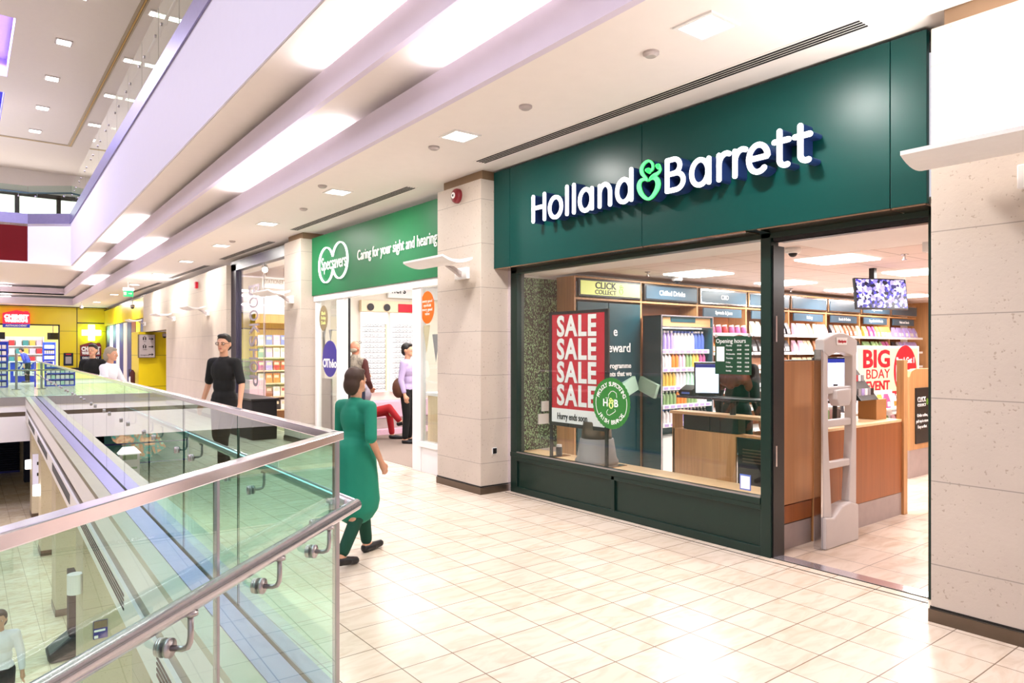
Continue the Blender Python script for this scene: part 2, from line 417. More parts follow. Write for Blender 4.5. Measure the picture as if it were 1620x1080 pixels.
def thing(name, label, cat, loc=(0, 0, 0), group=None):
    o = bpy.data.objects.new(name, None); C.objects.link(o); o.location = loc; ORG[o.name] = Vector(loc)
    o.empty_display_size = .1
    return tag(o, label, cat, group)
def dup(root, loc, rz=0., label=None, group=None, scale=None, tilt=0.):
    r = root.copy(); C.objects.link(r); r.location = loc; r.rotation_euler = (tilt, 0, rz)
    if scale: r.scale = scale
    if label: r['label'] = label
    if group: r['group'] = group
    for ch in list(root.children):
        c = ch.copy(); C.objects.link(c); c.parent = r
        for g in ch.children:
            d = g.copy(); C.objects.link(d); d.parent = c
    return r
_used = set()
def place(root, loc, rz=0., label=None, group=None, scale=None, tilt=0.):
    """the first call moves the model itself, later calls copy it"""
    if root.name not in _used:
        _used.add(root.name); root.location = loc; root.rotation_euler = (tilt, 0, rz)
        if scale: root.scale = scale
        if label: root['label'] = label
        if group: root['group'] = group
        return root
    return dup(root, loc, rz, label, group, scale, tilt)
ORD = ['first', 'second', 'third', 'fourth', 'fifth', 'sixth', 'seventh', 'eighth', 'ninth', 'tenth', 'eleventh', 'twelfth', 'thirteenth', 'fourteenth', 'fifteenth', 'sixteenth', 'seventeenth', 'eighteenth', 'nineteenth', 'twentieth']
# plane frames: P maps (u right, v up, t outwards) to the world
def facing_x(Y, z, X):      # seen from the gallery, u runs towards -Y
    return Matrix(((0, 0, -1, X), (-1, 0, 0, Y), (0, 1, 0, z), (0, 0, 0, 1)))
def facing_y(X, z, Y):      # faces -Y, u runs towards +X
    return Matrix(((1, 0, 0, X), (0, 0, -1, Y), (0, 1, 0, z), (0, 0, 0, 1)))
def text(s, size, m, frame, parent=None, name='lettering', depth=.004, align='CENTER', bold=0., spacing=1., width=None, smooth=False, line=1.0):
    cu = bpy.data.curves.new('t', 'FONT'); cu.body = s; cu.size = size; cu.align_x = align; cu.align_y = 'CENTER'
    cu.extrude = depth/2; cu.offset = bold; cu.space_character = spacing; cu.resolution_u = 3; cu.space_line = line
    o = bpy.data.objects.new('t', cu); C.objects.link(o)
    dg = bpy.context.evaluated_depsgraph_get(); me = bpy.data.meshes.new_from_object(o.evaluated_get(dg))
    bpy.data.objects.remove(o); bpy.data.curves.remove(cu)
    if width:
        xs = [v.co.x for v in me.vertices]; f = width/max(1e-6, max(xs)-min(xs))
        for v in me.vertices: v.co.x *= f
    F = frame @ Matrix.Translation((0, 0, depth/2))
    if parent is not None: F = Matrix.Translation(-ORG.get(parent.name, Vector())) @ F
    me.transform(F); me.materials.clear(); me.materials.append(MATS[m]); me.name = name
    return link(name, me, parent)
def disc(mb, frame, r, depth, n=48, sy=1., scallop=0.):
    pl = []
    for k in range(n):
        t = 2*PI*k/n; rr = r*(1+scallop*(k % 2)); pl.append((rr*math.cos(t), rr*sy*math.sin(t)))
    q = mb.T; mb.T = frame
    mb.prism(pl, 2, 0, depth); mb.T = q
def arc(cx, cy, rx, ry, a0, a1, n=24):
    return [(cx+rx*math.cos(math.radians(a0+(a1-a0)*i/n)), cy+ry*math.sin(math.radians(a0+(a1-a0)*i/n))) for i in range(n+1)]

# ---------------------------------------------------------------- the setting
def S(name, mb, m, bevel=0.): return mb.build(name, m, structure=True, bevel=bevel)
GX = 1.24          # X0 of the long glass line
EX = .935          # X0 of the slab edge face
# walkway floor
mb = MB(); y0 = 2.70
pl = [(EX+.35+K*3.0, 2.95), (EX+.39+K*38.8, 38.8), (6.2, 38.8), (4.95, 26), (4.95, -5), (-7, -5), (-7, -5.3), (-6.2, -4.2)]
pl = [(1.326+K*3.0, 3.1), (1.326+K*29, 29.0), (1.9, 29.3), (-13, 29.3), (-13, 46), (9.2, 46), (9.2, 22), (4.93, 22), (4.93, -5), (-5.6, -5), (-5.6, -3.5)]
mb.prism(pl, 2, -.05, 0); S('floor', mb, 'floor_stone')
# the floor slab body with its fascia bands towards the void
def slab_edge(nm, run, s):
    for mat_, a, b, z0, z1 in run:
        mb = MB(); s(mb, a, b, z0, z1); S(nm, mb, mat_)
long_ = lambda mb, a, b, z0, z1: mb.beam(0, a, b, 2.9, 29.3, z0, z1)
slab_edge('trim_1', [('steel_strip', GX, 1.326, -.03, .004), ('dark_gap', GX-.02, GX, -.03, .006), ('steel_strip', 1.07, GX-.02, -.03, .004), ('edge_stone', EX, 1.07, -.06, -.002),
    ('white', EX, 1.3, -.33, -.06), ('plinth', EX+.03, 1.3, -.49, -.33), ('white', EX, 3.4, -.79, -.49)], long_)
far_ = lambda mb, a, b, z0, z1: mb.box(-13, EX+K*29+.6, 29+a, 29+b, z0, z1)
slab_edge('trim_2', [('steel', -.03, .3, -.28, .004), ('white', 0, .3, -.5, -.28), ('plinth', .02, .3, -.65, -.5), ('white', 0, .5, -1.5, -.65)], far_)
mb = MB(); mb.box(-13, 9.2, 29.4, 46, -1.5, -.06); S('ceiling', mb, 'white')
mb = MB(); mb.prism([(x-.12, y) for x, y in [(1.35+K*3, 3.1), (1.35+K*29, 29.4), (9.2, 29.4), (9.2, -5), (-5.3, -5)]], 2, -.78, -.06); S('ceiling', mb, 'white')
# the diagonal edge near the camera
DX, DY = -.724, -.690      # direction of the diagonal from the corner
CX, CY = GX+K*2.97, 2.97
def diag(t, off=0.): return (CX+DX*t-off*DY*-1, CY+DY*t-off*DX)   # off > 0: towards the gallery
def dg(t, off=0.):
    return Vector((CX+DX*t+.69*off, CY+DY*t-.724*off, 0))
# vents in the slab face
for i in range(5):
    y = 1.7+i*5.25
    mb = MB()
    for j in range(4): mb.beam(EX, -.006, .02, y, y+3.72, -.68+j*.04, -.662+j*.04)
    o = mb.build('slot_vent', 'dark_gap'); tag(o, 'narrow slotted air vent in the white slab edge, %s from the near end' % ORD[i], 'vent', 'slot vents along the slab edge')
# lower floor
mb = MB(); mb.box(-16, 10, -5, 46, -3.85, -3.8); S('floor', mb, 'floor_low')
mb = MB(); mb.box(5.2, 5.4, -5, 46, -3.8, -.8); S('wall_right', mb, 'stone_low')
mb = MB(); mb.box(-13, 5.2, 38.2, 38.4, -3.8, -1.5); S('wall_back', mb, 'stone_low')
mb = MB(); mb.box(-13.3, -13, -5, 46, -3.8, 9.6); S('wall_left', mb, 'stone_wall')
for i, y in enumerate((1.1, 6.38, 11.64, 16.9, 22.1, 27.3)):
    x = 1.05+K*y
    mb = MB(); mb.box(x, x+1.5, y, y+.8, -3.8, -.79); o = S('pillar', mb, 'stone_low'); 
    mb = MB(); mb.box(x-.01, x+1.51, y-.01, y+.81, -3.8, -3.66); mb.build('plinth', 'plinth', o)
# gallery ceiling, steps, coves (all follow the atrium edge)
XB1, XB2, XS = 2.955, 2.575, 2.14
YB1, YB2, YS = 37.3, 36.6, 27.6
mb = MB(); mb.prism([(XB1+.06+K*-5, -5), (XB1+.06+K*YB1, YB1), (-13, YB1+.1), (-13, 39), (6.2, 39), (5.6, 30), (5.1, 15), (5.1, -5)], 2, 3.6, 3.66); S('ceiling', mb, 'ceil')
def band(nm, X0, z0, z1, m, YF, th=.06):
    mb = MB(); mb.beam(X0, 0, th, -5, YF, z0, z1); mb.box(-13, X0+K*YF+th, YF, YF+th, z0, z1); S(nm, mb, m)
band('trim_3', XB1, 3.6, 3.89, 'lip', YB1)
band('trim_4', XB2, 4.0, 4.29, 'lip', YB2)
mb = MB(); mb.prism([(XB2+.06+K*-5, -5), (XB2+.06+K*YB2, YB2), (-13, YB2), (-13, 39), (5.6, 39), (4.2, -5)], 2, 4.0, 4.05); S('ceiling', mb, 'cove')
mb = MB(); mb.prism([(XS+K*-5, -5), (XS+.05+K*YS, YS), (-13, 28.6), (-13, 39), (5.6, 39), (4.2, -5)], 2, 4.4, 4.46); S('ceiling', mb, 'cove')
# emissive battens of the coves, sitting behind each lip
n_ = 0
for X0, z, rs in COVES:
    for a, b in rs:
        mb = MB(); mb.beam(X0, .065, .10, a, b, z-.03, z+.008)
        o = mb.build('cove_batten', 'cove_lamp'); n_ += 1
        tag(o, 'white fluorescent batten behind the %s lip of the stepped ceiling, %s run' % ('lower' if z < 4 else 'upper', ORD[rs.index((a, b))]), 'light', 'cove battens')
for nm, yf, z in (('lower', YB1, 3.89), ('upper', YB2, 4.29)):
    mb = MB(); mb.box(-6, 1.6, yf+.065, yf+.11, z-.03, z+.03)
    tag(mb.build('cove_batten', 'cove_lamp'), 'long white batten across the far end behind the %s lip' % nm, 'light', 'cove battens')
    area((-2, yf-.02, z+.05), 7, .05, 90, rot=(math.radians(-150), 0, 0), col=(1, .95, 1))
# upper storey edge
mb = MB(); mb.beam(XS, 0, .12, -5, YS, 4.412, 5.82); S('wall_upper', mb, 'slab')
P1 = (XS+K*YS, YS); P2 = (1.68, 28.5); P3 = (-13, 29.4)
def wallseg(mb, a, b, z0, z1, th=.1):
    mb.add([(a[0], a[1], z0), (b[0], b[1], z0), (b[0], b[1], z1), (a[0], a[1], z1), (a[0]+.05, a[1]+th, z0), (b[0]+.05, b[1]+th, z0), (b[0]+.05, b[1]+th, z1), (a[0]+.05, a[1]+th, z1)],
        [(0, 1, 2, 3), (4, 7, 6, 5), (0, 4, 5, 1), (3, 2, 6, 7), (0, 3, 7, 4), (1, 5, 6, 2)])
mb = MB(); wallseg(mb, P1, P2, 4.412, 5.80); S('wall_upper', mb, 'slab')
mb = MB(); wallseg(mb, P2, P3, 4.42, 5.80); S('wall_upper', mb, 'red_wall')
mb = MB(); mb.beam(XS, -.03, .1, -5, YS, 5.82, 6.14); wallseg(mb, P1, P2, 5.80, 6.14); wallseg(mb, P2, P3, 5.80, 6.14); S('trim_5', mb, 'steel_strip')
mb = MB(); mb.prism([(XS+.12+K*-5, -5), P1, P2, P3, (-13, 42), (9, 42), (9, -5)], 2, 5.72, 5.8); S('floor', mb, 'stone_low')
mb = MB(); mb.box(-13, 9, 41.9, 42, 5.8, 9.6); mb.box(8.9, 9, -5, 42, 5.8, 9.6); S('wall_back', mb, 'ceil_top')
# top ceiling with two coffers
mb = MB(); zt = 9.6
for x0, x1, y0, y1 in ((-13, -2.2, -5, 42), (1.0, 9, -5, 42), (-2.2, 1.0, -5, 20.8), (-2.2, 1.0, 25.4, 27), (-2.2, 1.0, 31.7, 42)): mb.box(x0, x1, y0, y1, zt, zt+.1)
S('ceiling', mb, 'ceil_top')
M('coffer_lit_violet', 'c9b4ee', .6); M('coffer_lit_blue', '2a22d8', .5)  # violet and blue light of the coffers is put into the wall colours
for y0, y1, m in ((20.8, 25.4, 'coffer_lit_violet'), (27, 31.7, 'coffer_lit_blue')):
    mb = MB(); mb.box(-2.3, 1.1, y0-.1, y0+.012, zt+.002, zt+.5); mb.box(-2.3, 1.1, y1-.012, y1+.1, zt+.002, zt+.5); mb.box(.988, 1.1, y0, y1, zt+.002, zt+.5); mb.box(-2.3, -2.2, y0, y1, zt, zt+.5); mb.box(-2.3, 1.1, y0, y1, zt+.5, zt+.6)
    S('ceiling_coffer', mb, m)
mb = MB()
for a, b in ((3.2, 3.26), (3.32, 3.36)): mb.box(a, b, 5, 32.4+a-3.2, zt-.02, zt)
for a, b in ((32.4, 32.46), (32.52, 32.56)): mb.box(-12, a-32.4+3.24, a, b, zt-.02, zt)
S('trim_6', mb, 'groove')
mb = MB(); mb.box(3.27, 3.31, 5, 32.48, zt-.02, zt-.002); mb.box(-12, 3.28, 32.47, 32.51, zt-.02, zt-.002); M('gold', 'c9a35a', .5); S('trim_7', mb, 'gold')
for i, y in enumerate((18.5, 21.6, 24.7, 27.9, 31.0)):
    t = thing('downlight', 'bright square downlight in the top ceiling, %s from the near end' % ORD[i], 'light', (2.05, y, zt), 'downlights of the top ceiling')
    mb = MB(); mb.box(1.86, 2.24, y-.17, y+.17, zt-.03, zt); mb.build('frame', 'steel', t)
    mb = MB(); mb.box(1.9, 2.2, y-.13, y+.13, zt-.05, zt-.03); mb.build('diffuser', 'lamp', t)
for i, (x, y) in enumerate(((3.9, 15.2), (3.9, 18.4), (3.9, 21.8), (3.9, 25.2), (3.9, 28.8), (.9, 38.2), (4.6, 33))):
    t = thing('ceiling_lamp', 'oblong white lamp on the top ceiling over the upper gallery, %s from the near end' % ORD[i], 'light', (x, y, zt), 'lamps over the upper gallery')
    mb = MB(); mb.box(x-.45, x+.45, y-.14, y+.14, zt-.05, zt); mb.build('housing', 'white', t)
    mb = MB(); mb.box(x-.42, x+.42, y-.11, y+.11, zt-.06, zt-.05); mb.build('diffuser', 'lamp', t)
# downlights of the gallery ceiling
for i, (x, y) in enumerate(DOWN):
    t = thing('downlight', 'flush square downlight in the gallery ceiling, %s from the near end' % ORD[i], 'light', (x, y, 3.6), 'square downlights of the gallery')
    mb = MB(); f = .145
    for a, b, c, d in ((-f, f, -f, -.12), (-f, f, .12, f), (-f, -.12, -.12, .12), (.12, f, -.12, .12)): mb.box(x+a, x+b, y+c, y+d, 3.588, 3.6)
    mb.build('frame', 'white', t)
    mb = MB(); mb.box(x-.12, x+.12, y-.12, y+.12, 3.594, 3.6); mb.build('diffuser', 'lamp', t)
for i, (x, y) in enumerate(((3.65, 3.17), (3.64, 4.5), (3.66, 5.96), (3.0+.45, 8.2), (3.8, 9.7), (3.9, 13.4))):
    mb = MB(); mb.lathe([(.055, 0), (.055, -.015), (.035, -.03), (.0, -.03)], (x, y, 3.6)); o = mb.build('smoke_detector', 'grey_plastic', smooth=False)
    tag(o, 'small round detector on the gallery ceiling, %s from the near end' % ORD[i], 'detector', 'ceiling detectors')
for i, (a, b) in enumerate(((2.08, 6.12), (7.6, 11.5), (13.0, 16.2), (17.6, 21.4), (23, 28))):
    x = 4.27 if i < 2 else 4.27+.012*a
    t = thing('linear_diffuser', 'four-slot linear air grille in the gallery ceiling, %s from the near end' % ORD[i], 'vent', (x, a, 3.6), 'linear grilles of the gallery')
    mb = MB(); mb.box(x-.01, x+.15, a-.03, b+.03, 3.594, 3.6); mb.build('frame', 'ceil', t)
    mb = MB()
    for j in range(4): mb.box(x+.008+j*.034, x+.026+j*.034, a, b, 3.590, 3.595)
    mb.build('slot', 'black_matt', t)
# stone piers and walls on the shop side
def pier(nm, y0, y1, x1=4.93, m='stone', zt_=3.49):
    mb = MB(); mb.box(4.5, x1, y0, y1, 0, zt_); o = S(nm, mb, m, .006)
    mb = MB(); mb.box(4.56, x1, y0+.05, y1-.05, zt_, 3.6); mb.build('neck', 'neck', o)
    mb = MB(); mb.box(4.49, x1, y0-.01, y1+.01, 0, .075); mb.build('plinth', 'plinth', o)
    mb = MB(); mb.box(4.497, x1, y0-.003, y1+.003, .078, .092); mb.build('gap_shade', 'dark_gap', o)  # dark band standing in for the shade of the gap over the plinth
pier('wall_pier', -4, 1.765); pier('wall_pier', 6.35, 7.25); pier('wall_pier', 11.62, 12.39)
WX, WK = 4.04, .029
mb = MB(); mb.beam(WX, 0, .3, 15.9, 22.6, 0, 3.44, WK); mb.beam(WX, 0, .3, 22.6, 26.6, 2.2, 3.44, WK); S('wall_stone', mb, 'stone_wall')
mb = MB(); mb.beam(WX, -.01, .3, 15.9, 22.6, 0, .09, WK); S('baseboard_right', mb, 'plinth')
mb = MB(); mb.box(9, 9.1, 22, 26.6, 0, 2.3); S('wall_passage', mb, 'stone_wall')
mb = MB(); mb.box(4.95, 9, 22.5, 22.6, 0, 2.3); S('wall_passage', mb, 'stone_wall')
mb = MB(); mb.box(4.9, 9, 22.6, 26.6, 2.2, 2.3); S('ceiling', mb, 'ceil')
mb = MB(); mb.box(4.62, 9.0, 26.3, 26.5, 0, 2.2); mb.box(4.62, 4.9, 26.5, 27.6, 0, 2.2); S('wall_yellow', mb, 'yellow_clad')

# ---------------------------------------------------------------- balustrades
PW = 1.545
def panel(mb, a, b, z0, z1, th=.012, gap=.006):
    """glass plate between two plan points, with darker polished edges (slot 1)"""
    a = Vector(a); b = Vector(b); d = (b-a).normalized(); nn = Vector((-d.y, d.x, 0))*th/2; a = a+d*gap; b = b-d*gap
    v = []
    for p in (a, b):
        for q in (-nn, nn):
            for z in (z0, z1): w_ = p+q; v.append((w_.x, w_.y, z))
    k = len(mb.f); mb.add(v, [(0, 1, 5, 4), (2, 6, 7, 3), (0, 2, 3, 1), (4, 5, 7, 6), (1, 3, 7, 5), (0, 4, 6, 2)])
    for i in (2, 3, 4, 5): mb.mi[k+i] = 1
def rail(name, parent, pts, w_, z0, z1, m):
    mb = MB()
    for a, b in zip(pts, pts[1:]):
        a = Vector(a); b = Vector(b); d = (b-a).normalized(); n_ = Vector((-d.y, d.x, 0))*w_/2
        mb.add([((p+q).x, (p+q).y, z) for p in (a, b) for q in (-n_, n_) for z in (z0, z1)], [(0, 1, 3, 2), (4, 6, 7, 5), (0, 4, 5, 1), (2, 3, 7, 6), (0, 2, 6, 4), (1, 5, 7, 3)])
    return mb.build(name, m, parent, bevel=.004)
mb = MB(); r_ = .027
mb.cyl((-.014, 0, 0), (-.006, 0, 0), r_, n=20); mb.cyl((.006, 0, 0), (.016, 0, 0), r_, n=20)
mb.cyl((-.022, 0, 0), (-.014, 0, 0), r_*.95, n=20)
mb.tube([(.016, 0, 0), (.05, 0, 0), (.066, 0, .006), (.073, 0, .02), (.075, 0, .04), (.075, 0, .10)], .0085, 10); mb.cyl((.075, 0, .095), (.075, 0, .106), .02, n=12)
BR = mb.mesh('bracket', 'steel', True)
def bracket(parent, p, ang):
    o = link('bracket', BR, parent); o.location = Vector(p)-ORG[parent.name]; o.rotation_euler = (0, 0, ang); return o
def balustrade(label, pts_run, ztop, zhand, z0, side, ends=None, joints=PW, handoff=.075, glassm='glass_rail', cap=True, first=None):
    """pts_run: plan points of the glass line; side: +1 hand rail to the right of the run direction"""
    t = thing('glass_balustrade', label, 'balustrade', (pts_run[0][0], pts_run[0][1], z0))
    for a, b in zip(pts_run, pts_run[1:]):
        a = Vector((a[0], a[1], 0)); b = Vector((b[0], b[1], 0)); L = (b-a).length; d = (b-a).normalized()
        n_ = Vector((d.y, -d.x, 0))*side; ang = math.atan2(n_.y, n_.x)
        s = 0; k = 0
        while s < L-.05:
            e = min(L, s+(first if (k == 0 and first) else joints))
            mb = MB(); panel(mb, a+d*s, a+d*e, z0, ztop-(.02 if cap else 0)); mb.build('glass_panel', [glassm, 'edge'], t)
            if e-s > .6:
                for q in (s+.25, e-.27): bracket(t, (*(a+d*q).xy, zhand-.13), ang)
            s = e; k += 1
    return t
A0 = (CX, CY); A1 = (GX+K*29, 29.0)
tA = balustrade('long glass balustrade with steel top cap running along the gallery edge', [A0, A1], 1.233, .90, 0, +1)
rail('top_rail', tA, [(CX, CY, 0), (A1[0], 29, 0)], .052, 1.195, 1.233, 'steel_bright')
o_ = .075; HC = (CX+o_, CY-.428*o_)
mb = MB(); mb.tube([(HC[0], HC[1], .90), (GX+o_+K*28.9, 28.9, .90)], .027, 16); mb.build('handrail', 'steel_bright', tA, smooth=True)
mb = MB(); mb.box(CX-.012, CX+.012, CY-.012, CY+.012, 0, 1.2); mb.build('corner_post', 'steel', tA)
B1 = dg(9)
tB = balustrade('diagonal glass balustrade nearest the camera with a thick round handrail', [A0, (B1.x, B1.y)], 1.233, .90, 0, -1, first=.95)
rail('top_rail', tB, [dg(-.03), dg(9)], .052, 1.195, 1.233, 'steel_bright')
mb = MB(); q = dg(9, o_); mb.tube([(HC[0]+.012, HC[1]+.012, .90), (q.x, q.y, .90)], .027, 16); mb.build('handrail', 'steel_bright', tB, smooth=True)
j_ = dg(.95); mb = MB(); mb.box(j_.x-.008, j_.x+.008, j_.y-.008, j_.y+.008, 0, 1.2); mb.build('joint_post', 'steel', tB)
tC = balustrade('glass balustrade across the far end of the void in front of the yellow shop', [(A1[0]-.05, 29.06), (-12, 29.06)], 1.233, .9, 0, +1, cap=False)
mb = MB(); mb.tube([(A1[0]+.05, 29.14, .9), (-12, 29.14, .9)], .03, 10); mb.build('handrail', 'steel', tC, smooth=True)
U0 = (XS+.02+K*-4.6, -4.6); U1 = (XS+.02+K*YS, YS)
tU = balustrade('upper floor glass balustrade above the white slab edge', [U0, U1], 7.07, 6.84, 6.0, +1, cap=False, glassm='glass_up')
mb = MB(); mb.tube([(XS+.095+K*-4.6, -4.6, 6.84), (XS+.095+K*YS, YS, 6.84)], .026, 10); mb.build('handrail', 'steel', tU, smooth=True)
tV = balustrade('upper floor glass balustrade at the far end above the dark red panel', [U1, (P2[0], P2[1]+.03), (P3[0], P3[1])], 7.07, 6.84, 6.0, +1, cap=False, glassm='glass_up')
mb = MB(); mb.tube([(U1[0]+.03, U1[1]+.08, 6.84), (P2[0], P2[1]+.1, 6.84), (P3[0], P3[1]+.08, 6.84)], .03, 10); mb.build('handrail', 'teal_sign', tV, smooth=True)
# upper far shop windows
mb = MB(); mb.box(-13, 8.9, 38, 38.2, 5.8, 6.2); mb.box(-13, 8.9, 38, 38.2, 8.6, 9.6); o = S('wall_back', mb, 'ceil_top')
for i in range(9):
    x = -9+i*1.55
    w_ = MB(); w_.box(x, x+1.55, 38.0, 38.1, 6.0, 8.6)
    mb = MB()
    for a, b, c, d in ((x, x+.09, 6, 8.6), (x+1.46, x+1.55, 6, 8.6), (x, x+1.55, 8.4, 8.6), (x, x+1.55, 6, 6.15)): mb.box(a, b, 37.9, 38.05, c, d)
    f = S('window_%d' % (10+i), mb, 'black')
    mb = MB(); mb.box(x+.09, x+1.46, 38.04, 38.06, 6.15, 8.4); mb.build('pane', 'lamp_soft', f)

# ---------------------------------------------------------------- the green shop: sign band
FX = 4.68
t = thing('shop_sign', 'large teal fascia board with glowing white letters and a green ampersand', 'sign', (FX, 4.1, 2.505))
ys = [6.352, 6.055, 4.167, 2.076, 1.856]
for a, b in zip(ys, ys[1:]):
    mb = MB(); mb.box(FX, FX+.04, b+.003, a-.003, 2.505, 3.575); mb.build('panel', 'teal', t, bevel=.002)
mb = MB(); mb.box(FX+.04, 4.88, 1.84, 6.35, 3.50, 3.57); mb.build('carcass', 'black', t)
mb = MB()
for a, b in ((6.34, 6.06), (6.05, 4.17), (4.16, 3.14), (3.04, 2.08), (2.07, 1.87)): mb.box(FX+.01, 4.88, b, a, 2.495, 2.505)
mb.build('soffit_strip', 'bronze', t)
LY, LZ, LX = 5.527, 2.872, 4.545
def PL(u, v, d): return (LX+.135-d, LY-u, LZ+v)      # d 0 at the back, .135 at the face
W_ = .039
def ringletter(cx, rx, ry=.098, cy=.117, a0=0, a1=360): return arc(cx, cy, rx, ry, a0, a1, 40)
LET = [
 [[(.025, .025), (.025, .275)], [(.199, .025), (.199, .275)], [(.025, .155), (.199, .155)]],
 [ringletter(.364, .086)], [[(.531, .025), (.531, .285)]], [[(.628, .025), (.628, .285)]],
 [ringletter(.785, .078), [(.870, .025), (.870, .21)]],
 [[(.969, .025), (.969, .21)], arc(1.034, .135, .065, .08, 180, 0)+[(1.099, .025)]],
 [ringletter(1.264, .078), [(1.353, .025), (1.353, .285)]],
 [[(1.746, .025), (1.746, .275)], [(1.746, .275), (1.80, .275)]+arc(1.815, .217, .06, .058, 90, -90)+[(1.746, .159)], [(1.81, .159)]+arc(1.835, .092, .075, .067, 90, -90)+[(1.746, .025)]],
 [ringletter(2.070, .078), [(2.156, .025), (2.156, .21)]],
 [[(2.249, .025), (2.249, .21)], arc(2.312, .13, .063, .083, 180, 65)],
 [[(2.390, .025), (2.390, .21)], arc(2.453, .13, .063, .083, 180, 65)],
 [[(2.508, .120), (2.661, .120)]+arc(2.585, .117, .077, .098, 3, 310, 36)],
 [[(2.755, .27), (2.755, .085)]+arc(2.80, .07, .045, .045, 180, 290), [(2.715, .2), (2.825, .2)]],
 [[(2.912, .27), (2.912, .085)]+arc(2.957, .07, .045, .045, 180, 290), [(2.872, .2), (2.982, .2)]],
]
for strokes in LET:
    fc = MB(); sd = MB()
    for st in strokes:
        fc.stroke(st, W_, lambda u, v, d: PL(u, v, d+.122), .013)
        sd.stroke(st, W_*.96, PL, .122)
    o = fc.build('letter', 'letter_face', t); sd.build('return_side', 'letter_side', o)
def AZ(x, y): return (1.417+(x-345)/465*.266, -.015-(y+.25*(x-578)-913)/2268)
AMP = [[(560, 372, 30), (600, 375, 60), (575, 345, 92), (540, 335, 60)], [(575, 345, 90), (640, 335, 50), (660, 285, 46), (650, 215, 44), (600, 165, 40), (540, 175, 50), (475, 235, 64), (440, 320, 74), (455, 400, 70), (500, 460, 50), (540, 500, 36), (556, 548, 16)],
 [(735, 255, 60), (755, 268, 92), (765, 295, 60)], [(770, 250, 60), (795, 290, 34), (795, 345, 40), (750, 400, 56), (680, 440, 66), (620, 485, 50), (590, 545, 14)],
 [(550, 548, 10), (500, 515, 45), (430, 540, 70), (393, 620, 90), (400, 700, 96), (435, 785, 84), (500, 858, 66), (570, 888, 50), (640, 850, 66), (705, 760, 84), (750, 660, 104), (755, 565, 100), (715, 495, 84), (655, 485, 60), (610, 520, 25), (592, 548, 8)]]
fc = MB(); sd = MB(); bk = MB()
for st in AMP:
    # smooth the hand-picked points with a Catmull-Rom pass
    q = []
    for i in range(len(st)-1):
        p0 = st[max(i-1, 0)]; p1 = st[i]; p2 = st[i+1]; p3 = st[min(i+2, len(st)-1)]
        for k in range(6):
            s = k/6; q.append(tuple(.5*(2*p1[j]+(p2[j]-p0[j])*s+(2*p0[j]-5*p1[j]+4*p2[j]-p3[j])*s*s+(3*p1[j]-p0[j]-3*p2[j]+p3[j])*s**3) for j in range(3)))
    q.append(st[-1])
    uv = [AZ(a, b) for a, b, c in q]; ws = [max(.004, c/2150) for a, b, c in q]
    fc.stroke(uv, ws, lambda u, v, d: PL(u, v, d+.125), .012); sd.stroke(uv, [x*.99 for x in ws], PL, .12)
    bk.stroke(uv, [x+.012 for x in ws], lambda u, v, d: PL(u, v, d+.118), .006)
o = fc.build('ampersand', 'amp_face', t); sd.build('return_side', 'letter_side', o); bk.build('outline', 'black', o)

# the glazed front: frame, riser, pane
X0, X1 = 4.88, 4.99
fr = thing('x', 'x', 'x'); bpy.data.objects.remove(fr)
mb = MB()
mb.box(X0, X1, 6.19, 6.30, 0, 2.5); mb.box(X0, X1, 3.047, 3.134, 0, 2.5); mb.box(X0, X1, 1.90, 1.93, 0, 2.5)
mb.box(X0-.01, X1, 3.134, 6.30, .40, .45); mb.box(X0, X1, 1.9, 6.30, 2.455, 2.497); mb.box(X0, X1, 3.134, 6.2, 0, .07)
fr = S('window_1', mb, 'teal_frame', .004)
mb = MB(); mb.box(X0+.02, X1, 3.13, 6.2, .06, .41); mb.box(X0-.004, X0+.03, 4.69, 4.73, .06, .41); mb.box(X0-.004, X0+.03, 3.13, 6.2, .36, .40); mb.build('stall_riser', 'teal_frame', fr, bevel=.003)
mb = MB(); mb.box(X0+.035, X0+.045, 3.134, 6.19, .45, 2.455); mb.build('glass_pane', 'glass_clear', fr)
mb = MB(); mb.box(X0-.004, X0+.02, 3.134, 6.19, .45, .462); mb.build('glazing_bead', 'steel', fr)
mb = MB(); mb.box(X0, X0+.06, 6.30, 6.35, 0, 2.5); mb.build('edge_channel', 'steel_bright', fr)
mb = MB(); mb.box(X0+.02, X1+.06, 3.035, 3.05, 0, 2.4)
mb.build('door_jamb', 'black', fr)
for z0, z1 in ((.70, .86), (1.66, 1.86)):
    mb = MB(); mb.box(4.925, 4.945, 3.030, 3.036, z0, z1); mb.build('lock_plate', 'chrome', fr)
mb = MB(); mb.box(X0+.01, X1+.05, 1.93, 3.03, 2.43, 2.456); mb.box(X0+.03, X0+.05, 1.93, 3.03, 2.42, 2.43); mb.build('door_track', 'black', fr)
mb = MB(); mb.box(4.90, 5.02, 1.93, 3.04, 0, .006); S('trim_8', mb, 'steel_bright')
mb = MB(); mb.box(4.895, 4.90, 1.9, 3.05, 0, .004); mb.box(4.80, 4.806, 1.9, 6.3, 0, .003); S('trim_9', mb, 'dark_gap')
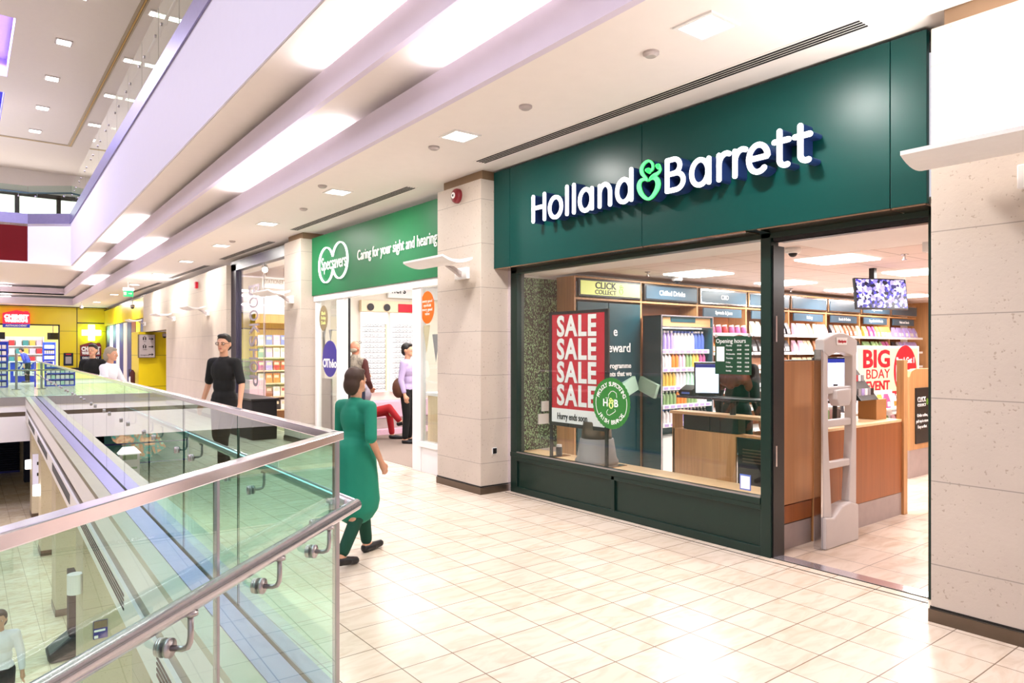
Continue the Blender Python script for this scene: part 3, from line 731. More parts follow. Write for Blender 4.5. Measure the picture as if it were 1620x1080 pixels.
# interior shell
mb = MB(); mb.box(4.93, 15.2, -1.5, 6.4, -.05, 0); S('floor', mb, 'floor_shop')
mb = MB(); mb.box(5.45, 15.2, -1.5, 6.5, 2.54, 2.6); S('ceiling', mb, 'ceil_shop')
mb = MB(); mb.box(4.99, 5.48, -1.5, 6.5, 2.47, 2.6); mb.box(5.48, 6.3, 2.2, 3.2, 2.48, 2.56); S('ceiling', mb, 'ceil')
mb = MB(); mb.box(4.93, 15.2, 6.4, 6.55, 0, 3.6); S('wall_left', mb, 'white')
mb = MB(); mb.box(15.2, 15.4, -1.5, 6.5, 0, 3.6); S('wall_back', mb, 'wood')
mb = MB(); mb.box(4.93, 15.2, -1.6, -1.5, 0, 3.6); S('wall_right', mb, 'white')
mb = MB(); mb.box(4.99, 5.66, 6.385, 6.40, .43, 2.44); S('wall_foliage', mb, 'foliage')
t = thing('window_bed', 'pale wooden display ledge behind the shop window', 'ledge', (5.2, 4.6, 0))
mb = MB(); mb.box(4.99, 5.36, 3.134, 6.38, .40, .43); mb.build('board', 'ledge', t, bevel=.003)
mb = MB(); mb.box(5.34, 5.36, 3.134, 6.38, 0, .40); mb.build('apron', 'white', t)
for i, (x, y) in enumerate(((7.15, 3.7), (7.15, 5.45), (9.1, 3.7), (9.1, 5.45), (11.0, 3.7), (11.0, 5.45), (7.15, 1.9), (9.1, 1.9), (13, 3.7), (13, 5.45))):
    mb = MB(); mb.box(x-.3, x+.3, y-.3, y+.3, 2.526, 2.54); o = mb.build('ceiling_panel_light', 'lamp')
    tag(o, 'square light panel in the green shop ceiling, %s row back, %s' % (ORD[int((x-7)/1.9)], {3.7: 'middle line', 5.45: 'along the shelf wall', 1.9: 'right hand line'}[y]), 'light', 'ceiling panel lights of the shop')
for i, (x, y) in enumerate(((6.05, 3.55), (7.3, 5.9), (8.6, 5.3))):
    t = thing('dome_camera', 'white dome camera under the green shop ceiling, %s' % ('nearest the open door', 'above the wooden headers', 'behind the dark post')[i], 'camera', (x, y, 2.54))
    mb = MB(); mb.lathe([(.07, 0), (.07, -.04), (.055, -.05)], (x, y, 2.54)); mb.build('housing', 'white', t, smooth=True)
    mb = MB(); mb.ell((x, y, 2.49), (.04, .04, .035)); mb.build('lens', 'black', t, smooth=True)
for i, (x, y) in enumerate(((7.3, 3.1), (6.5, 5.7), (10, 5.9))):
    mb = MB(); mb.lathe([(.035, 0), (.035, -.008), (.01, -.012), (.01, -.05), (.02, -.052), (.02, -.056)], (x, y, 2.54)); tag(mb.build('sprinkler', 'chrome', smooth=False), 'small chrome sprinkler head on the shop ceiling, %s' % ('right of the dome camera', 'above the lime header', 'near the hanging screen')[i], 'sprinkler')
t = thing('emergency_light', 'slim white bulkhead lamp with green pilot over the shop door', 'light', (6.6, 2.45, 2.44))
mb = MB(); mb.box(6.2, 7.0, 2.42, 2.5, 2.40, 2.50); mb.build('housing', 'white', t, bevel=.01)
mb = MB(); mb.ell((6.25, 2.41, 2.44), (.008, .008, .008)); mb.build('pilot_lamp', 'amp_face', t)

# sale poster stand
t = thing('poster_stand', 'black framed red sale poster on a two-legged stand behind the window', 'poster', (5.08, 5.4, .43))
mb = MB(); a, b = 4.96, 5.84; z0, z1 = .80, 2.01
for q in ((a-.0, b, z0-.02, z0+.02), (a, b, z1-.03, z1), (a-.01, a+.04, z0, z1), (b-.035, b+.01, z0, z1)): mb.box(5.06, 5.085, q[0], q[1], q[2], q[3])
mb.build('frame', 'black', t, bevel=.002)
for y in (a+.005, b-.035):
    mb = MB(); mb.box(5.06, 5.085, y, y+.03, .435, z0); mb.build('leg', 'black', t)
    mb = MB(); mb.box(5.0, 5.28, y-.07, y+.035, .431, .437); mb.build('base_plate', 'bronze', t)
mb = MB(); mb.box(5.068, 5.076, a+.03, b-.03, z0+.02, z1-.02); p = mb.build('sheet', 'print_red', t)
mb = MB(); mb.box(5.064, 5.068, a+.03, b-.03, z0+.02, z0+.17); mb.build('white_strip', 'print_white', p)
yc = (a+b)/2
for i in range(4): text('SALE', .30, 'print_white', facing_x(yc+.02, z1-.17-i*.245, 5.066), p, width=.60, bold=.010, spacing=1.12)
text('Hurry ends soon', .10, 'print_black', facing_x(yc+.08, z0+.085, 5.063), p, width=.46, bold=.001)
# round sticker on the glass
t = thing('window_sticker', 'round green scalloped window sticker about Irish brands', 'sticker', (4.91, 4.76, .84))
F_ = facing_x(4.764, 1.084, 4.914); mb = MB(); disc(mb, F_, .243, .003, 72, scallop=.03); p = mb.build('disc', 'print_green', t)
for s, st, dr, z in (('PROUDLY SUPPORTING', 158, -1, .185), ('IRISH BRANDS', 216, 1, .185)):
    n = len(s)
    for i, ch in enumerate(s):
        if ch == ' ': continue
        ang = st+dr*(i*((134)/(n-1) if dr < 0 else 108/(n-1))); r = math.radians(ang); rot = r-PI/2 if dr < 0 else r+PI/2
        text(ch, .058, 'print_white', F_ @ Matrix.Translation((z*math.cos(r), z*math.sin(r), .003)) @ Matrix.Rotation(rot, 4, 'Z'), p, bold=.001, depth=.001)
text('H', .10, 'print_white', F_ @ Matrix.Translation((-.075, .0, .003)), p, bold=.002, depth=.001)
text('B', .10, 'print_white', F_ @ Matrix.Translation((.065, .0, .003)), p, bold=.002, depth=.001)
def mini_amp(F, sx, m, parent, name='ampersand'):
    mb = MB()
    for st in AMP:
        mb.stroke([((x-578)/930*sx, -(y+.25*(x-578)-530)/930*sx) for x, y, c in st], [max(4, c)/930*sx for x, y, c in st], lambda u, v, d: F @ Vector((u, v, d)), .0015)
    return mb.build(name, m, parent)
mini_amp(F_ @ Matrix.Translation((0, 0, .003)), .125, 'lime', p)
ire = [(-.07, .05), (-.03, .05), (-.035, .08), (0, .115), (.03, .12), (.07, .10), (.075, .06)]; ire2 = [(-.04, -.06), (-.06, -.085), (-.05, -.11), (-.02, -.115), (.03, -.09), (.06, -.07), (.05, -.055)]
mb = MB()
for q in (ire, ire2): mb.stroke(q, .005, lambda u, v, d: F_ @ Vector((u, v, .003+d)), .001)
for a0, a1 in ((165, 215), (-35, 15)): mb.stroke(arc(0, 0, .205, .205, a0, a1), .006, lambda u, v, d: F_ @ Vector((u, v, .003+d)), .001)
mb.build('outline', 'print_white', p)
# opening hours board on the glass
t = thing('opening_hours_sign', 'dark green opening hours sign on the window with white rows', 'sign', (4.9, 3.41, 1.40))
F_ = facing_x(3.405, 1.555, 4.912)
mb = MB(); mb.T = F_; mb.box(-.17, .17, -.155, .155, -.004, .001); p = mb.build('board', 'print_dkgreen', t)
text('Opening hours', .05, 'print_white', F_ @ Matrix.Translation((-.02, .115, .001)), p, width=.28, depth=.001)
mb = MB(); mb.T = F_; mb.box(-.155, -.08, -.05, .07, .001, .002); q = mb.build('icon_panel', 'print_white', p)
for i, d in enumerate(('Monday', 'Tuesday', 'Wednesday', 'Thursday', 'Friday', 'Saturday', 'Sunday')):
    z = .078-i*.034
    text(d, .018, 'print_white', F_ @ Matrix.Translation((-.065, z, .001)), p, align='LEFT', depth=.001)
    text('09:00', .018, 'print_white', F_ @ Matrix.Translation((.06, z, .001)), p, depth=.001); text('18:00', .018, 'print_white', F_ @ Matrix.Translation((.13, z, .001)), p, depth=.001)
for s in (-1, 1):
    mb = MB(); disc(mb, F_ @ Matrix.Translation((s*.155, .16, 0)), .014, .012, 16); mb.build('suction_cup', 'grey_plastic', t)
t = thing('notice_card', 'small white notice card with blue border in the lower window corner', 'notice', (4.9, 3.3, .5))
F_ = facing_x(3.29, .545, 4.913); mb = MB(); mb.T = F_; mb.box(-.05, .05, -.062, .062, 0, .002); p = mb.build('card', 'p_blue', t)
mb = MB(); mb.T = F_; mb.box(-.042, .042, -.052, .05, .002, .003); mb.build('sheet', 'print_white', p)
# things on the window bed
t = thing('kick_stool', 'grey round kick stool standing on the window ledge', 'stool', (5.19, 5.24, .43))
mb = MB(); mb.lathe([(.225, 0), (.225, .03), (.205, .06), (.175, .25), (.17, .255)], (5.19, 5.24, .43), 32); mb.build('base', 'stool', t, smooth=True)
mb = MB(); mb.lathe([(.16, .25), (.145, .42), (.14, .43), (0, .43)], (5.19, 5.24, .43), 32); mb.build('step', 'plinth', t, smooth=True)
t = thing('pill_jar', 'small dark supplement jar with white lid on the window ledge', 'jar', (5.22, 5.86, .43))
mb = MB(); mb.lathe([(.033, 0), (.035, .01), (.035, .085), (.028, .095)], (5.22, 5.86, .43)); mb.build('body', 'p_black', t, smooth=True)
mb = MB(); mb.lathe([(.03, .093), (.03, .118), (0, .12)], (5.22, 5.86, .43)); mb.build('lid', 'white', t)
for i, z in enumerate((.78, .93)):
    mb = MB(); mb.box(5.35+i*.05, 5.57, 6.372, 6.384, z-.06, z+.06); tag(mb.build('wall_card', 'print_white'), 'small white card on the foliage wall, %s of the pair' % ('lower', 'upper')[i], 'card')

# ---------------------------------------------------------------- shelving wall with headers
BX = lambda k: 5.65+1.145*k
YF = 6.08
names = [None, 'Chilled Drinks', 'CBD', None, None, None, 'Superfoods', None, 'Snacks']
subs = [None, None, 'Spreads & Jams', 'Noodles', 'Baking', 'Seeds & Grains', 'Superfoods & Seeds', 'Nuts and Seeds', 'Snacks']
PACK = {}
def packet(kind):
    if kind in PACK: return PACK[kind]
    t = thing('food_packet', 'x', 'packet', (0, 0, 0)); m = kind
    mb = MB()
    mb.add([(-.055, -.03, 0), (.055, -.03, 0), (.055, .03, 0), (-.055, .03, 0), (-.06, -.022, .09), (.06, -.022, .09), (.06, .03, .09), (-.06, .03, .09), (-.055, .012, .19), (.055, .012, .19), (.055, .018, .19), (-.055, .018, .19)],
        [(0, 3, 2, 1), (0, 1, 5, 4), (1, 2, 6, 5), (2, 3, 7, 6), (3, 0, 4, 7), (4, 5, 9, 8), (5, 6, 10, 9), (6, 7, 11, 10), (7, 4, 8, 11), (8, 9, 10, 11)])
    mb.build('pouch', m, t)
    mb = MB(); mb.add([(-.04, -.031, .02), (.04, -.031, .02), (.04, -.026, .085), (-.04, -.026, .085)], [(0, 1, 2, 3)]); mb.add([(-.04, -.029, .02), (.04, -.029, .02), (.04, -.024, .085), (-.04, -.024, .085)], [(3, 2, 1, 0)]); mb.build('label_patch', 'p_white' if m != 'p_white' else 'p_orange', t)
    PACK[kind] = t; return t
def jar(kind):
    if 'j'+kind in PACK: return PACK['j'+kind]
    t = thing('jar', 'x', 'jar', (0, 0, 0))
    mb = MB(); mb.lathe([(.036, 0), (.04, .01), (.04, .085), (.03, .1)], n=12); mb.build('body', kind, t, smooth=True)
    mb = MB(); mb.lathe([(.034, .098), (.034, .12), (0, .121)], n=12); mb.build('lid', 'print_white' if kind != 'p_white' else 'p_black', t)
    PACK['j'+kind] = t; return t
CN = dict(p_white='white', p_pink='pink', p_cream='cream', p_brown='brown', p_green='green', p_yellow='yellow', p_lilac='lilac', p_orange='orange', p_magenta='magenta', p_mint='mint', p_black='black', p_blue='blue', p_red='red', p_teal='teal', p_grey='grey')
PAL = {2: ['p_orange', 'p_magenta', 'p_white', 'p_red'], 3: ['p_white', 'p_brown', 'p_black', 'p_cream'], 4: ['p_cream', 'p_white', 'p_pink', 'p_brown'], 5: ['p_brown', 'p_cream', 'p_white', 'p_black'], 6: ['p_yellow', 'p_pink', 'p_magenta', 'p_green'], 7: ['p_grey', 'p_lilac', 'p_black', 'p_pink'], 8: ['p_white', 'p_green', 'p_black', 'p_blue']}
BN = ['lime click and collect', 'chilled drinks', 'CBD', 'noodles', 'baking', 'seeds and grains', 'superfoods', 'nuts', 'snacks']
rnd = random.Random(3)
for k in range(8):
    x0, x1 = BX(k), BX(k+1)
    t = thing('shelf_bay', 'wooden wall shelving bay under the %s header' % BN[k], 'shelving', ((x0+x1)/2, YF, 0), 'wooden shelving bays along the wall')
    mb = MB(); mb.box(x0, x0+.03, YF, 6.39, 0, 2.47); mb.box(x1-.012, x1+.018, YF, 6.39, 0, 2.47) if k == 8 else None; mb.box(x0+.03, x1, YF, 6.39, 2.45, 2.475); mb.box(x0+.03, x1, YF, 6.39, 2.195, 2.22); mb.build('carcass', 'wood', t, bevel=.002)
    if k: mb = MB(); mb.box(x0+.03, x1, 6.37, 6.39, 0, 2.2); mb.build('back_panel', 'wood_dark', t)
    mb = MB(); mb.box(x0+.05, x1-.02, YF-.03, YF, 2.235, 2.44); f = mb.build('header_frame', 'black' if k < 2 else 'chrome', t)
    mb = MB(); mb.box(x0+.075, x1-.045, YF-.036, YF-.03, 2.255, 2.42); h = mb.build('header_board', 'lime' if k == 0 else 'teal_sign', t)
    xc = (x0+x1)/2+.015
    if k == 0:
        text('CLICK', .11, 'print_black', facing_y(xc-.10, 2.368, YF-.036), h, width=.36, bold=.002); text('COLLECT', .075, 'print_black', facing_y(xc-.10, 2.29, YF-.036), h, width=.36, bold=.001)
        mini_amp(facing_y(xc+.17, 2.335, YF-.037), .15, 'green_line', h)
    elif names[k]: text(names[k], .09, 'print_white', facing_y(xc, 2.335, YF-.036), h, bold=.001)
    if subs[k]:
        mb = MB(); mb.box(x0+.13, x1-.13, YF-.02, YF, 2.06, 2.18); s_ = mb.build('sub_sign', 'teal_sign', t); text(subs[k], .065, 'print_white', facing_y(xc, 2.12, YF-.02), s_, bold=.001)
    if k == 0:
        for i, (a, b) in enumerate(((x0+.05, x0+.56), (x0+.57, x1-.01))):
            mb = MB(); mb.box(a, b, YF-.01, YF+.01, .1, 2.17); d = mb.build('door_panel', 'teal_panel', t)
        for s, sz, z in (('e', .16, 1.82), ('reward', .16, 1.62), ('programme', .09, 1.40), ('points that we', .085, 1.30)): text(s, sz, 'print_white', facing_y(x0+{'e': .68, 'reward': .72, 'programme': .75}.get(s, .72), z, YF-.012), d, align='RIGHT' if 0 else 'CENTER', bold=.002)
    elif k == 1:
        pass
    for j, z in enumerate((1.84, 1.57, 1.30, 1.03, .76, .45, .15) if k > 1 else ()):
        mb = MB(); mb.box(x0+.03, x1, YF-.12, 6.37, z-.03, z-.01); mb.box(x0+.03, x1, YF-.128, YF-.12, z-.045, z-.005); mb.build('shelf', 'white', t)
        if j > 3: continue
        n = 7; pal = PAL[k]; sp = (x1-x0-.12)/n
        c = rnd.choice(pal)
        for i in range(n):
            if rnd.random() < .45: c = rnd.choice(pal)
            px = x0+.10+sp*(i+.3); kind = (jar(c) if (k == 2 and j == 0) else packet(c))
            w_ = 'jar' if (k == 2 and j == 0) else 'packet'
            place(kind, (px, YF-.06+rnd.uniform(0, .03), z-.01), rnd.uniform(-.2, .2), '%s %s, %s from left, %s shelf of the %s bay' % (CN[c], w_, ORD[i], ('top', 'second', 'third', 'fourth')[j], BN[k]), 'food packets on the wall shelves', tilt=-.12)
# drinks cabinet
fx0, fx1, fy = 6.81, 7.85, 5.85
t = thing('drinks_cabinet', 'open white chilled drinks cabinet full of bottles', 'cabinet', (7.3, fy, 0))
mb = MB(); mb.box(fx0, fx0+.03, fy-.1, fy+.2, 0, 2.03); mb.box(fx1-.03, fx1, fy-.1, fy+.2, 0, 2.03); mb.box(fx0, fx1, fy+.18, fy+.2, 0, 2.03); mb.box(fx0, fx1, fy-.1, fy+.2, 2.01, 2.03); mb.build('body', 'teal_panel', t)
mb = MB(); mb.box(fx0-.004, fx0+.012, fy-.106, fy-.1, 0, 2.035); mb.box(fx1-.012, fx1+.004, fy-.106, fy-.1, 0, 2.035); mb.box(fx0, fx1, fy-.106, fy-.1, 2.02, 2.035); mb.box(fx0, fx1, fy-.106, fy-.1, 1.885, 1.895); mb.build('edge_trim', 'steel_bright', t)
mb = MB(); mb.box(fx0+.03, fx1-.03, fy-.09, fy+.17, 0.05, .5); mb.build('base', 'white', t)
mb = MB()
for i in range(6): mb.box(fx0+.3, fx1-.1, fy-.096, fy-.09, .12+i*.045, .14+i*.045)
mb.build('grille', 'black', t)
mb = MB(); mb.box(fx0+.03, fx1-.03, fy-.08, fy-.06, 1.895, 2.01); mb.build('front_panel', 'cardboard', t)
mb = MB(); mb.box(fx0+.2, fx1-.35, fy-.086, fy-.08, 1.95, 2.01); mb.build('teal_strip', 'teal_panel', t)
mb = MB(); mb.box(fx0+.04, fx1-.04, fy+.05, fy+.06, 1.872, 1.885); mb.build('strip_lamp', 'lamp_soft', t)
shelf = [(1.60, .02), (1.37, 0), (1.14, -.01), (.91, -.02), (.68, -.02)]
def bottle(kind, h):
    key = 'b%s%.2f' % (kind, h)
    if key in PACK: return PACK[key]
    t = thing('drink_bottle', 'x', 'bottle', (0, 0, 0))
    mb = MB(); mb.lathe([(.028, 0), (.031, .01), (.031, h*.62), (.024, h*.74), (.012, h*.84), (.012, h*.92)], n=12); mb.build('body', kind, t, smooth=True)
    mb = MB(); mb.lathe([(.015, h*.9), (.015, h), (0, h)], n=12); mb.build('cap', 'p_white' if kind != 'p_white' else 'p_blue', t)
    PACK[key] = t; return t
cols = [['p_lilac', 'p_white', 'p_white', 'p_blue'], ['p_white', 'p_orange', 'p_pink', 'p_green', 'p_yellow', 'p_magenta'], ['p_yellow', 'p_white', 'p_mint', 'p_lilac'], ['p_green', 'p_orange', 'p_green', 'p_white'], ['p_white', 'p_lilac', 'p_black']]
for j, (z, dy) in enumerate(shelf):
    y = fy+dy
    mb = MB(); mb.box(fx0+.03, fx1-.03, y-.08, fy+.18, z-.015, z); mb.box(fx0+.03, fx1-.03, y-.085, y-.08, z-.05, z+.005); mb.build('shelf', 'print_white', t)
    mb = MB()
    for i in range(8): mb.box(fx0+.06+i*.118, fx0+.14+i*.118, y-.087, y-.085, z-.042, z-.008)
    mb.build('price_strip', 'p_lilac', t)
    n = 13
    for i in range(n):
        c = cols[j][i*len(cols[j])//n]
        h = .24 if j == 0 else (.2 if j < 3 else .17)
        place(bottle(c, h), (fx0+.09+i*.0695, y-.03, z), 0, '%s drink bottle in front, %s from left, %s shelf of drinks cabinet' % (CN[c], ORD[i], ('top', 'second', 'third', 'fourth', 'lowest')[j]), 'drinks in the cabinet')
        if j < 3: place(bottle(c, h), (fx0+.09+i*.0695, y+.055, z), 0, '%s drink bottle in the back row, %s from left, %s shelf' % (CN[c], ORD[i], ('top', 'second', 'third')[j]), 'drinks in the cabinet')
for i in range(2):
    mb = MB(); mb.T = facing_y(6.32-.0+i*.02, 1.17, YF-.42-.0*i) if i else facing_y(6.30, 1.20, YF-.05)
# ---------------------------------------------------------------- counters, gate, screens
t = thing('tall_counter_end', 'tall wooden counter end panel beside the open shop door', 'counter', (5.3, 3.12, 0))
mb = MB(); mb.box(5.03, 5.60, 3.10, 3.16, .36, 1.51); mb.build('panel', 'wood_counter', t, bevel=.003)
mb = MB(); mb.box(5.03, 5.58, 3.105, 3.16, .21, .35); mb.build('lower_panel', 'wood_dark', t)
mb = MB(); mb.box(5.03, 5.58, 3.11, 3.16, 0, .2); mb.build('kick_plate', 'kick', t)
mb = MB(); mb.box(5.60, 5.66, 3.08, 3.18, 0, 1.51); mb.build('edge_post', 'wood', t)
mb = MB(); mb.box(5.03, 5.62, 3.10, 3.20, 1.51, 1.516); mb.build('top_edge', 'black', t)
t = thing('service_counter', 'low orange wooden service counter with white worktop', 'counter', (6.5, 3.2, 0))
mb = MB(); mb.box(5.7, 7.2, 3.08, 3.14, .22, .90); mb.build('front_panel', 'wood_dark', t)
mb = MB(); mb.box(5.7, 7.2, 3.085, 3.14, 0, .215); mb.build('kick_plate', 'kick', t)
mb = MB(); mb.box(5.68, 7.2, 3.08, 3.65, .90, .925); mb.build('worktop', 'ledge', t, bevel=.003)
mb = MB(); mb.box(7.19, 7.27, 3.06, 3.13, 0, 1.5); mb.build('corner_post', 'wood', t, bevel=.003)
mb = MB(); mb.box(7.14, 7.2, 3.14, 3.65, 0, .9); mb.build('side_panel', 'wood', t)
t = thing('till_desk', 'pale wooden till desk seen through the window', 'desk', (6.3, 4.5, 0))
mb = MB(); mb.box(5.99, 6.18, 3.72, 4.94, .92, .95); mb.build('worktop', 'ledge', t, bevel=.003)
mb = MB(); mb.box(6.02, 6.04, 4.14, 4.92, 0, .74); mb.box(6.02, 6.16, 4.90, 4.93, 0, .92); mb.box(6.02, 6.16, 3.74, 4.92, .74, .76); mb.build('front_panel', 'wood', t)
for i, y in enumerate((4.12, 4.46)):
    mb = MB(); mb.box(6.03, 6.155, y, y+.33, .765, .915); o = mb.build('cash_drawer', 'black', bevel=.004); tag(o, 'black cash drawer in the till desk, %s one' % ('right hand', 'left hand')[i], 'drawer', 'cash drawers')
t = thing('till_cabinet', 'black vented cabinet under the right end of the till desk', 'cabinet', (6.08, 3.9, 0)); mb = MB(); mb.box(6.02, 6.15, 3.74, 4.12, 0, .735); mb.build('body', 'black', t, bevel=.004)
mb = MB()
for i in range(5): mb.box(6.015, 6.02, 3.8, 4.06, .5+i*.03, .512+i*.03)
mb.build('vent', 'plinth', t)
t = thing('till_shelf', 'raised black till shelf on a post above the wooden desk', 'shelf', (5.85, 4.2, .95))
mb = MB(); mb.box(5.78, 6.02, 3.55, 4.68, 1.11, 1.135); mb.build('board', 'black', t, bevel=.004)
mb = MB(); mb.cyl((6.06, 4.2, .95), (6.06, 4.2, 1.12), .03); mb.box(5.9, 6.09, 4.17, 4.23, 1.08, 1.11); mb.build('post', 'black', t)
def screen(name, label, loc, rz, w_, h_, tilt, m, cat='screen', stand=0.):
    t = thing(name, label, cat, (0, 0, 0))
    R = Matrix.Rotation(tilt, 4, 'X')
    mb = MB(R); mb.box(-w_/2, w_/2, -.0, .035, 0, h_); mb.build('housing', 'black', t, bevel=.005)
    mb = MB(R); mb.box(-w_/2+.015, w_/2-.015, -.003, 0, .02, h_-.015); s = mb.build('display', m, t)
    if m == 'till_screen':
        mb = MB(R); mb.box(-w_/2+.015, w_/2-.015, -.004, -.003, h_-.05, h_-.015); mb.build('title_bar', 'blue', s)
    if stand: mb = MB(); mb.cyl((0, .05, -stand), (0, .03, h_*.4), .02); mb.cyl((0, .05, -stand), (0, .05, -stand+.012), .09); mb.build('stand', 'black', t)
    t.location = loc; t.rotation_euler = (0, 0, rz); return t
screen('till_monitor', 'tilted till monitor with pale screen on the black till shelf', (5.86, 4.36, 1.15), math.radians(-55), .25, .33, .2, 'till_screen', stand=.012)
screen('till_monitor', 'tilted till monitor seen through the security gate', (6.22, 3.22, 1.12), math.radians(-38), .36, .42, -.22, 'till_screen', stand=.19)
screen('wall_screen', 'black hanging screen showing violet security camera pictures', (8.28, 3.75, 2.06), math.radians(-24), .70, .36, -.12, 'cctv')
mb = MB(); mb.box(8.26, 8.32, 3.84, 3.90, 2.36, 2.54); tag(mb.build('ceiling_bracket', 'black'), 'black ceiling bracket above the hanging screen', 'bracket')
t = thing('receipt_printer', 'small black receipt printer on the till shelf', 'printer', (5.9, 4.6, 1.135))
mb = MB(); mb.prism([(5.8, 1.135), (6.0, 1.135), (6.0, 1.22), (5.9, 1.24), (5.8, 1.19)], 1, 4.5, 4.66); mb.build('body', 'black', t, bevel=.006)
mb = MB(); mb.box(5.797, 5.80, 4.53, 4.63, 1.15, 1.17); mb.build('paper_slot', 'p_blue', t)
# security gate
t = thing('security_gate', 'grey plastic anti-theft gate standing at the shop entrance', 'gate', (5.69, 2.95, 0))
gx, gy = 5.69, 2.95
mb = MB(); mb.prism([(gx-.27, 0), (gx+.27, 0), (gx+.265, .30), (gx+.14, .335), (gx, .32), (gx-.14, .24), (gx-.27, .26)], 1, gy-.055, gy+.055); mb.build('base', 'gate_plastic', t, bevel=.012)
mb = MB(); mb.prism([(gx-.27, .26), (gx-.14, .24), (gx-.195, .9), (gx-.2, 1.55), (gx-.27, 1.6)], 1, gy-.035, gy+.035); mb.build('upright', 'gate_plastic', t, bevel=.008)
mb = MB(); mb.prism([(gx+.14, .33), (gx+.265, .30), (gx+.27, 1.6), (gx+.195, 1.55), (gx+.19, .9)], 1, gy-.035, gy+.035); mb.build('upright', 'gate_plastic', t, bevel=.008)
mb = MB(); top = [(gx-.27, 1.58)]+[(gx-.27+.54*i/10, 1.68+.06*math.sin(PI*i/10)) for i in range(11)]+[(gx+.27, 1.58)]+[(gx+.195-.39*i/10, 1.545+.035*math.sin(PI*i/10)) for i in range(11)]
mb.prism(top, 1, gy-.04, gy+.04); h = mb.build('head', 'gate_plastic', t, bevel=.008)
mb = MB(); mb.prism([(gx-.09, 1.70), (gx-.08, 1.64), (gx+.08, 1.64), (gx+.09, 1.70)], 1, gy-.046, gy-.038); b_ = mb.build('badge', 'white', h); text('Checkpoint', .032, 'print_red', facing_y(gx, 1.668, gy-.046), b_, width=.13)
for z in (.66, 1.0, 1.27):
    mb = MB(); mb.box(gx-.2, gx+.2, gy-.025, gy+.025, z-.03, z+.03); mb.build('cross_bar', 'gate_plastic', t, bevel=.01)
mb = MB(); mb.prism([(gx-.1, 1.27), (gx-.11, 1.20), (gx-.06, 1.14), (gx+.1, 1.14), (gx+.13, 1.19), (gx+.13, 1.28)], 1, gy-.06, gy+.02); mb.build('sensor_box', 'gate_plastic', t, bevel=.008)
mb = MB(); mb.box(gx-.30, gx-.272, gy-.03, gy+.03, .0, 1.6); mb.build('side_channel', 'chrome', t)
# promo poster board
t = thing('promo_board', 'white framed promotion board with big red circle reading Free', 'sign', (11.2, 5.0, .6))
mb = MB(); mb.box(10.2, 12.3, 5.0, 5.03, .75, 1.66); mb.build('frame', 'print_white', t)
mb = MB(); mb.box(10.25, 12.25, 4.994, 5.0, .80, 1.62); p = mb.build('sheet', 'p_cream', t)
text('BIG', .36, 'print_red', facing_y(10.82, 1.45, 4.993), p, width=.85, bold=.012); text('BDAY', .2, 'print_red', facing_y(10.86, 1.23, 4.993), p, width=.75); text('EVENT', .2, 'print_red', facing_y(10.86, 1.05, 4.993), p, width=.75, bold=.006)
mb = MB(); disc(mb, facing_y(11.78, 1.27, 4.992), .40, .003, 40); d_ = mb.build('red_disc', 'print_red', p)
text('Buy 1 Get 1', .13, 'print_white', facing_y(11.78, 1.43, 4.988), d_, width=.62, bold=.003); text('Free', .34, 'print_white', facing_y(11.78, 1.22, 4.988), d_, width=.68, bold=.01)
mb = MB(); mb.box(10.25, 12.25, 4.99, 4.993, .83, .96); s_ = mb.build('red_strip', 'print_red', p); text('offer ends sunday', .1, 'print_white', facing_y(11.3, .895, 4.99), s_, width=1.2, bold=.002)
mb = MB(); mb.box(10.3, 10.34, 5.03, 5.07, 0, .9); mb.build('leg', 'chrome', t); mb = MB(); mb.box(12.1, 12.14, 5.03, 5.07, 0, .9); mb.build('leg', 'chrome', t)
# magazine rack on the counter
t = thing('leaflet_rack', 'black sloping countertop rack of small packs beside the monitor', 'rack', (6.85, 3.3, .925))
mb = MB(); mb.prism([(3.2, 1.12), (3.45, 1.12), (3.55, 1.50), (3.50, 1.52)], 0, 6.63, 6.98); mb.box(6.78, 6.83, 3.36, 3.41, .925, 1.13); mb.build('body', 'black', t, bevel=.003)
R2 = math.atan2(.30, .40)
for j in range(3):
    for i in range(5):
        mb = MB(); y = 3.235+.095*j; z = 1.19+.125*j; x = 6.65+.063*i
        mb.box(x, x+.052, y, y+.012, z-.04, z+.04); c = [['p_grey', 'p_lilac', 'p_white', 'p_grey', 'p_black'], ['p_grey', 'p_pink', 'p_red', 'p_white', 'p_grey'], ['p_orange', 'p_yellow', 'p_blue', 'p_teal', 'p_lilac']][j][i]
        tag(mb.build('small_pack', c), '%s small pack, %s from left, %s row of the black rack' % (CN[c], ORD[i], ('bottom', 'middle', 'top')[j]), 'packet', 'packs in the black rack')
mb = MB(); mb.box(6.93, 7.14, 3.2, 3.38, .925, 1.12); o = mb.build('cardboard_box', 'kraft', bevel=.003); tag(o, 'brown cardboard box on the service counter beside the post', 'box')
for i in range(6):
    c = ['p_white', 'p_lilac', 'p_orange', 'p_green', 'p_pink', 'p_grey'][i]; place(jar(c), (6.2+.11*i, 3.5, .925), 0, '%s small jar on the service counter, %s from the left' % (CN[c], ORD[i]), 'jars on the service counter')
t = thing('lectern_sign', 'narrow wooden post panel with dark click and collect sign', 'sign', (9.6, 3.9, 0))
mb = MB(); mb.prism([(9.25, .35), (9.95, .35), (9.95, 1.36), (9.42, 1.36), (9.3, 1.33), (9.25, 1.26)], 1, 3.87, 3.93); mb.build('panel', 'wood', t)
mb = MB(); mb.box(9.25, 9.95, 3.875, 3.93, 0, .35); mb.build('kick_plate', 'kick', t)
mb = MB(); mb.box(9.40, 9.78, 3.855, 3.87, .42, 1.12); p = mb.build('board', 'print_black', t)
